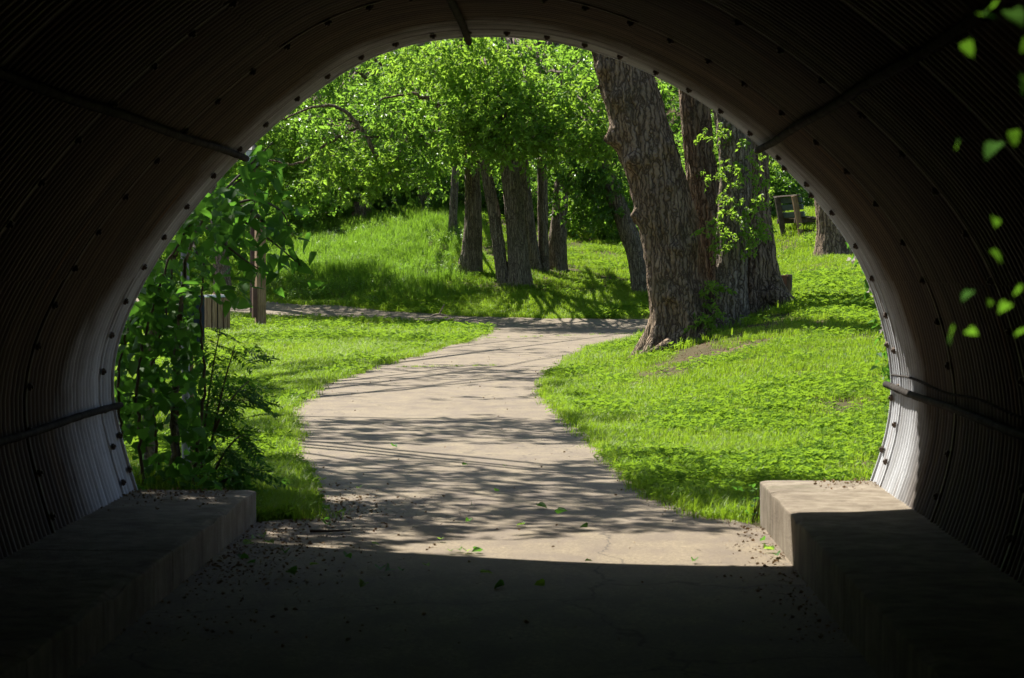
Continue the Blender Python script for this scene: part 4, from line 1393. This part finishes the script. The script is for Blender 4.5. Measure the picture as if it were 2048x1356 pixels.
# overhanging bough with broad leaves
ob = at(300, 960, 16.4)
bough = empty('young_tree', Vector((ob.x, 16.4, gz(ob.x, 16.4))), 'young tree leaning a broad-leaved bough over the left lawn', 'tree')
C_ = catmull(np.array([(ob.x, 16.4, 0), tuple(at(300, 700, 16.4)), tuple(at(340, 520, 16.3)), tuple(at(420, 430, 16.2)), tuple(at(500, 420, 16.2)), tuple(at(570, 500, 16.2))]), 60)
v_, f_ = tube(C_, np.linspace(.05, .008, 60), 8); obj('trunk', mesh_from('trunk', v_, f_, BARKG, True), bough)
boughs = [[(400, 440), (450, 380), (500, 330), (545, 285)], [(420, 430), (480, 440), (540, 480), (600, 530)], [(400, 440), (440, 480), (490, 520), (530, 545)], [(380, 460), (430, 400), (480, 360), (520, 330)], [(420, 430), (500, 400), (560, 420), (585, 470)], [(380, 470), (400, 520), (440, 560), (470, 580)]]
cnt = 0
for st in boughs:
    C_ = catmull(np.array([at(a, b, 16.0 + random.uniform(-.3, .3)) for a, b in st]), 20)
    v_, f_ = tube(C_, np.linspace(.012, .004, 20), 6); br_ = obj('branch', mesh_from('branch', v_, f_, TWIG, True), bough)
    for k in range(46):
        p = Vector(C_[random.randrange(4, 20)]) + Vector((random.gauss(0, .085), random.gauss(0, .15), random.gauss(-.03, .07)))
        leaf_obj(br_, random.choice(BL), p, (random.gauss(-.6, .5), random.gauss(0, .5), random.uniform(0, 6.28)), random.uniform(.7, 1.45)); cnt += 1


# feathery shrub with pinnate fronds
def frond_mesh(n=11, L=.34):
    V, F, MI = [], [], []
    pts = [Vector((0, t * L, -.25 * L * t * t)) for t in np.linspace(0, 1, 7)]
    v, f = tube([tuple(p) for p in pts], np.linspace(.003, .001, 7), 3, cap=False)
    add(V, F, MI, v, f, 1)
    for k in range(n):
        t = .18 + .8 * k / (n - 1)
        i = min(int(t * 6), 5); p = pts[i].lerp(pts[i + 1], t * 6 - i)
        for s in (-1, 1):
            lv, lf = leaf_geo(.075 * (1.15 - .6 * abs(t - .45)), .022, .1, .2)
            M = Matrix.Translation(p) @ Euler((random.uniform(-.3, .2), random.uniform(-.3, .3), -s * random.uniform(.75, 1.1)), 'XYZ').to_matrix().to_4x4()
            add(V, F, MI, xform(lv, M), lf, 0)
    return mesh_from('frond', V, F, [VINE, STEM], False, MI)


FR = [frond_mesh() for _ in range(3)]
fbz = at(420, 985, 15.2)
fs = empty('feathery_shrub', Vector((fbz.x, 15.2, gz(fbz.x, 15.2))), 'feathery shrub with pinnate leaves arching out beside the vine', 'shrub')
for st in ([(410, 980), (425, 880), (445, 780), (470, 690)], [(400, 980), (430, 860), (470, 790), (500, 760)], [(415, 980), (440, 920), (470, 880), (490, 870)], [(400, 980), (410, 850), (425, 740), (440, 660)], [(420, 985), (450, 960), (475, 945), (490, 940)]):
    C_ = catmull(np.array([at(a, b, 15.1 + random.uniform(-.25, .25)) for a, b in st]), 24)
    v_, f_ = tube(C_, np.linspace(.012, .003, 24), 6); st_ = obj('stem', mesh_from('stem', v_, f_, TWIG, True), fs)
    for k in range(26):
        i = random.randrange(5, 24)
        p = Vector(C_[i]) + Vector((random.gauss(-.03, .05), random.gauss(0, .08), random.gauss(0, .05)))
        leaf_obj(st_, random.choice(FR), p, (random.gauss(-.25, .35), random.gauss(0, .35), random.uniform(-2.6, .4)), random.uniform(.5, .95), 'frond')

# trailing weed at the right edge of the mouth
tw = empty('trailing_weed', at(1786, 770, 14.25), 'trailing weed with small pale flowers along the right rim', 'weed')
C_ = catmull(np.array([at(a, b, 14.2) for a, b in ((1700, 468), (1722, 520), (1748, 570), (1764, 640), (1776, 700), (1784, 770))]), 40) + RNG.normal(0, .006, (40, 3))
v_, f_ = tube(C_, np.full(40, .004), 5); obj('stem', mesh_from('stem', v_, f_, STEM, True), tw)
SML = mesh_from('leaf', *leaf_geo(.06, .036, .15, .2), VINE)
for k in range(70):
    i = int(39 * (1 - random.random() ** 1.6 * .95))
    leaf_obj(tw, SML, Vector(C_[i]) + Vector((random.gauss(-.02, .025), random.gauss(0, .03), random.gauss(0, .02))), rnd_leaf_rot(), random.uniform(.5, 1.3))
PET = mesh_from('petal', *leaf_geo(.03, .026, .3, .1), FLOWER)
for (a, b) in ((1714, 500), (1712, 512), (1722, 508), (1708, 520), (1742, 566), (1738, 580), (1750, 590), (1756, 600), (1760, 612), (1768, 655)):
    for k in range(3):
        leaf_obj(tw, PET, at(a + random.gauss(0, 3), b + random.gauss(0, 3), 14.18), (random.gauss(-.6, .6), random.gauss(0, .6), random.uniform(0, 6.28)), random.uniform(.7, 1.2), 'petal')
# small plants growing at the ledge ends
wp = at(1520, 1060, 14.25)
sm = empty('small_weed', Vector((wp.x - .03, 14.2, .0)), 'small green weed growing against the end of the right ledge', 'weed')
for k in range(26):
    leaf_obj(sm, SML, Vector((wp.x - .03 + random.gauss(0, .05), 14.15 + random.gauss(0, .05), random.uniform(.02, .24))), (random.uniform(-.2, 1.0), random.gauss(0, .4), random.uniform(0, 6.28)), random.uniform(.5, .9))
for k in range(5):
    v_, f_ = tube([(wp.x - .03 + random.gauss(0, .02), 14.15, 0), (wp.x - .03 + random.gauss(0, .04), 14.15, .2)], [.004, .002], 4)
    obj('stem', mesh_from('stem', v_, f_, STEM), sm)

# ------------------------------------------------------------------ leaves fallen on the path
FL = [mesh_from('fallen_leaf', *broad_leaf(.10, .075, l_, c_), LEAFY if i % 2 else VINE, True) for i, (l_, c_) in enumerate(((0, .5), (.8, .3), (.3, .7), (1.1, .4)))]
fl_px = [(785, 892), (925, 930), (1010, 930), (720, 975), (990, 982), (945, 1010), (1075, 1012), (1115, 1028), (940, 1042), (880, 1078), (690, 1113), (745, 1086), (900, 1102), (918, 1098), (932, 1102), (948, 1100), (962, 1103),
         (760, 1140), (780, 1138), (800, 1141), (655, 1018), (690, 1022), (660, 1040), (650, 1048), (510, 1075), (525, 1070), (500, 1082), (535, 1085), (490, 1090), (480, 1118), (570, 1102), (510, 1125), (730, 1165), (960, 1145), (1090, 1168), (1050, 1048), (1175, 1055), (1390, 1122), (1535, 1092), (1548, 1100), (1556, 1112), (1530, 1080), (1240, 925), (1010, 1170), (850, 1130), (620, 1130), (590, 1150), (1170, 1122)]
for (a, b) in fl_px:
    p = at(a, b, 10)
    d = (p - EYE); t = (0.03 - EYE.z) / d.z
    q = EYE + d * t
    o = bpy.data.objects.new('fallen_leaf', random.choice(FL)); put(o)
    o.location = q; o.rotation_euler = (random.gauss(0, .15), random.gauss(0, .25), random.uniform(0, 6.28))
    s_ = random.uniform(.4, .75); o.scale = (s_, s_, s_)
    tag(o, 'fresh green leaf lying on the paved path by the tunnel', 'leaf', 'green leaves fallen on the path')
C_ = catmull(np.array([ground_at(620, 1078, 11), ground_at(650, 1077, 11), ground_at(700, 1075, 11)]), 14); C_[:, 2] = .028
v_, f_ = tube(C_, np.linspace(.010, .005, 14), 6)
tag(obj('fallen_twig', mesh_from('fallen_twig', v_, f_, TWIG, True)), 'short brown twig lying on the path near the left ledge', 'twig')

# ------------------------------------------------------------------ near end: sprig beside the camera and unseen trees added to keep daylight out
DN = 2.5
sb = Vector((1.05, 2.6, 0.0))
sprig = empty('leafy_sprig', sb, 'out-of-focus leafy sprig with sunlit leaves in the dark right foreground', 'shrub')
SPRIG = leaf_mat('sprig_leaf', (0.03, 0.10, 0.010), (0.06, 0.16, 0.015), (0.16, 0.36, 0.02), 0.4, 0.8, 0.02)
DARKT = simple('dark_twig', (0.004, 0.004, 0.003), (0.010, 0.008, 0.006), 20, 0.95, 0, 0.0)
NL = [mesh_from('leaf', *broad_leaf(.021, .014, l_, .15), SPRIG, True) for l_ in (0, .4)]
C_ = catmull(np.array([(1.05, 2.6, 0), (.98, 2.6, .7), (.80, 2.55, 1.3), (.60, 2.5, 1.75), (.47, 2.5, 2.1)]), 40)
v_, f_ = tube(C_, np.linspace(.012, .003, 40), 6); obj('stem', mesh_from('stem', v_, f_, TWIG, True), sprig)
for (a, b, s_) in ((1990, 12, 1.5), (2020, 20, 1.6), (1960, 30, 1.2), (1928, 82, 1.0), (2046, 150, 1.2), (1994, 285, 1.4), (1918, 282, .7), (2026, 260, .9), (1990, 436, .8), (1982, 500, .9), (1942, 582, .9), (2016, 606, .9), (2044, 575, .8), (1908, 655, 1.1), (1935, 660, .8), (1980, 600, .5), (2060, 90, 1.4), (2070, 330, 1.3), (2080, 480, 1.2), (2065, 660, 1.3)):
    p = at(a, b, DN)
    leaf_obj(sprig, random.choice(NL), p, (random.gauss(-.7, .3), random.gauss(0, .35), random.uniform(0, 6.28)), s_)
    i = int(np.argmin(np.abs(C_[:, 2] - p.z - .03)))
    v_, f_ = tube(catmull(np.array([C_[i], (C_[i] + np.array(p)) / 2 + np.array([0, 0, .02]), tuple(p)]), 6), np.linspace(.0006, .0004, 6), 4)
    obj('petiole', mesh_from('petiole', v_, f_, DARKT), sprig)
near_dir = np.array(SUN) / SUN.z
p0 = np.array([.45, 2.5, 1.7])
for k, (tx, ty, lab) in enumerate(((-5.5, -3.0, 'added unseen tree blocking light left of the near tunnel entrance'), (5.5, -4.0, 'added unseen tree blocking light right of the near tunnel entrance'), (0.5, -10.0, 'added unseen tree blocking light behind the near entrance'))):
    t = empty('blocker_tree', Vector((tx, ty, gz(tx, ty))), lab, 'tree')
    C_ = catmull(np.array([(tx, ty, gz(tx, ty) - .2), (tx, ty, 2.0), (tx + .2, ty + .3, 4.5), (tx, ty + .5, 7)]), 40)
    v_, f_ = tube(C_, np.linspace(.35, .12, 40), 24, bark_disp(.02, .4, .8, 5, 95 + k)); obj('trunk', mesh_from('trunk', v_, f_, BARKG, True), t)
    n = 2600
    Q = np.stack([RNG.uniform(tx - 6.5, tx + 6.5, n), RNG.uniform(ty - 5, ty + (7 if k < 2 else 4), n), RNG.uniform(3.9 if k < 2 else .3, 9.5, n)], 1)
    tt = Q[:, 2] - p0[2]
    dist = np.hypot(Q[:, 0] - (p0[0] + near_dir[0] * tt), Q[:, 1] - (p0[1] + near_dir[1] * tt))
    Q = Q[(dist > 1.3) & (Q[:, 1] < 7.5)]  # added crowns are left open along the sun ray to the sprig
    n = len(Q)
    scatter('crown', Q, np.stack([RNG.normal(0, .4, n), RNG.normal(0, .4, n), RNG.uniform(0, 6.28, n)], 1), RNG.uniform(2.2, 3.2, n), T_DRK, t)
    for i in RNG.choice(n, 8, replace=False):
        limb(t, C_[RNG.integers(24, 40)], Q[i], .06, .02, BARKG)
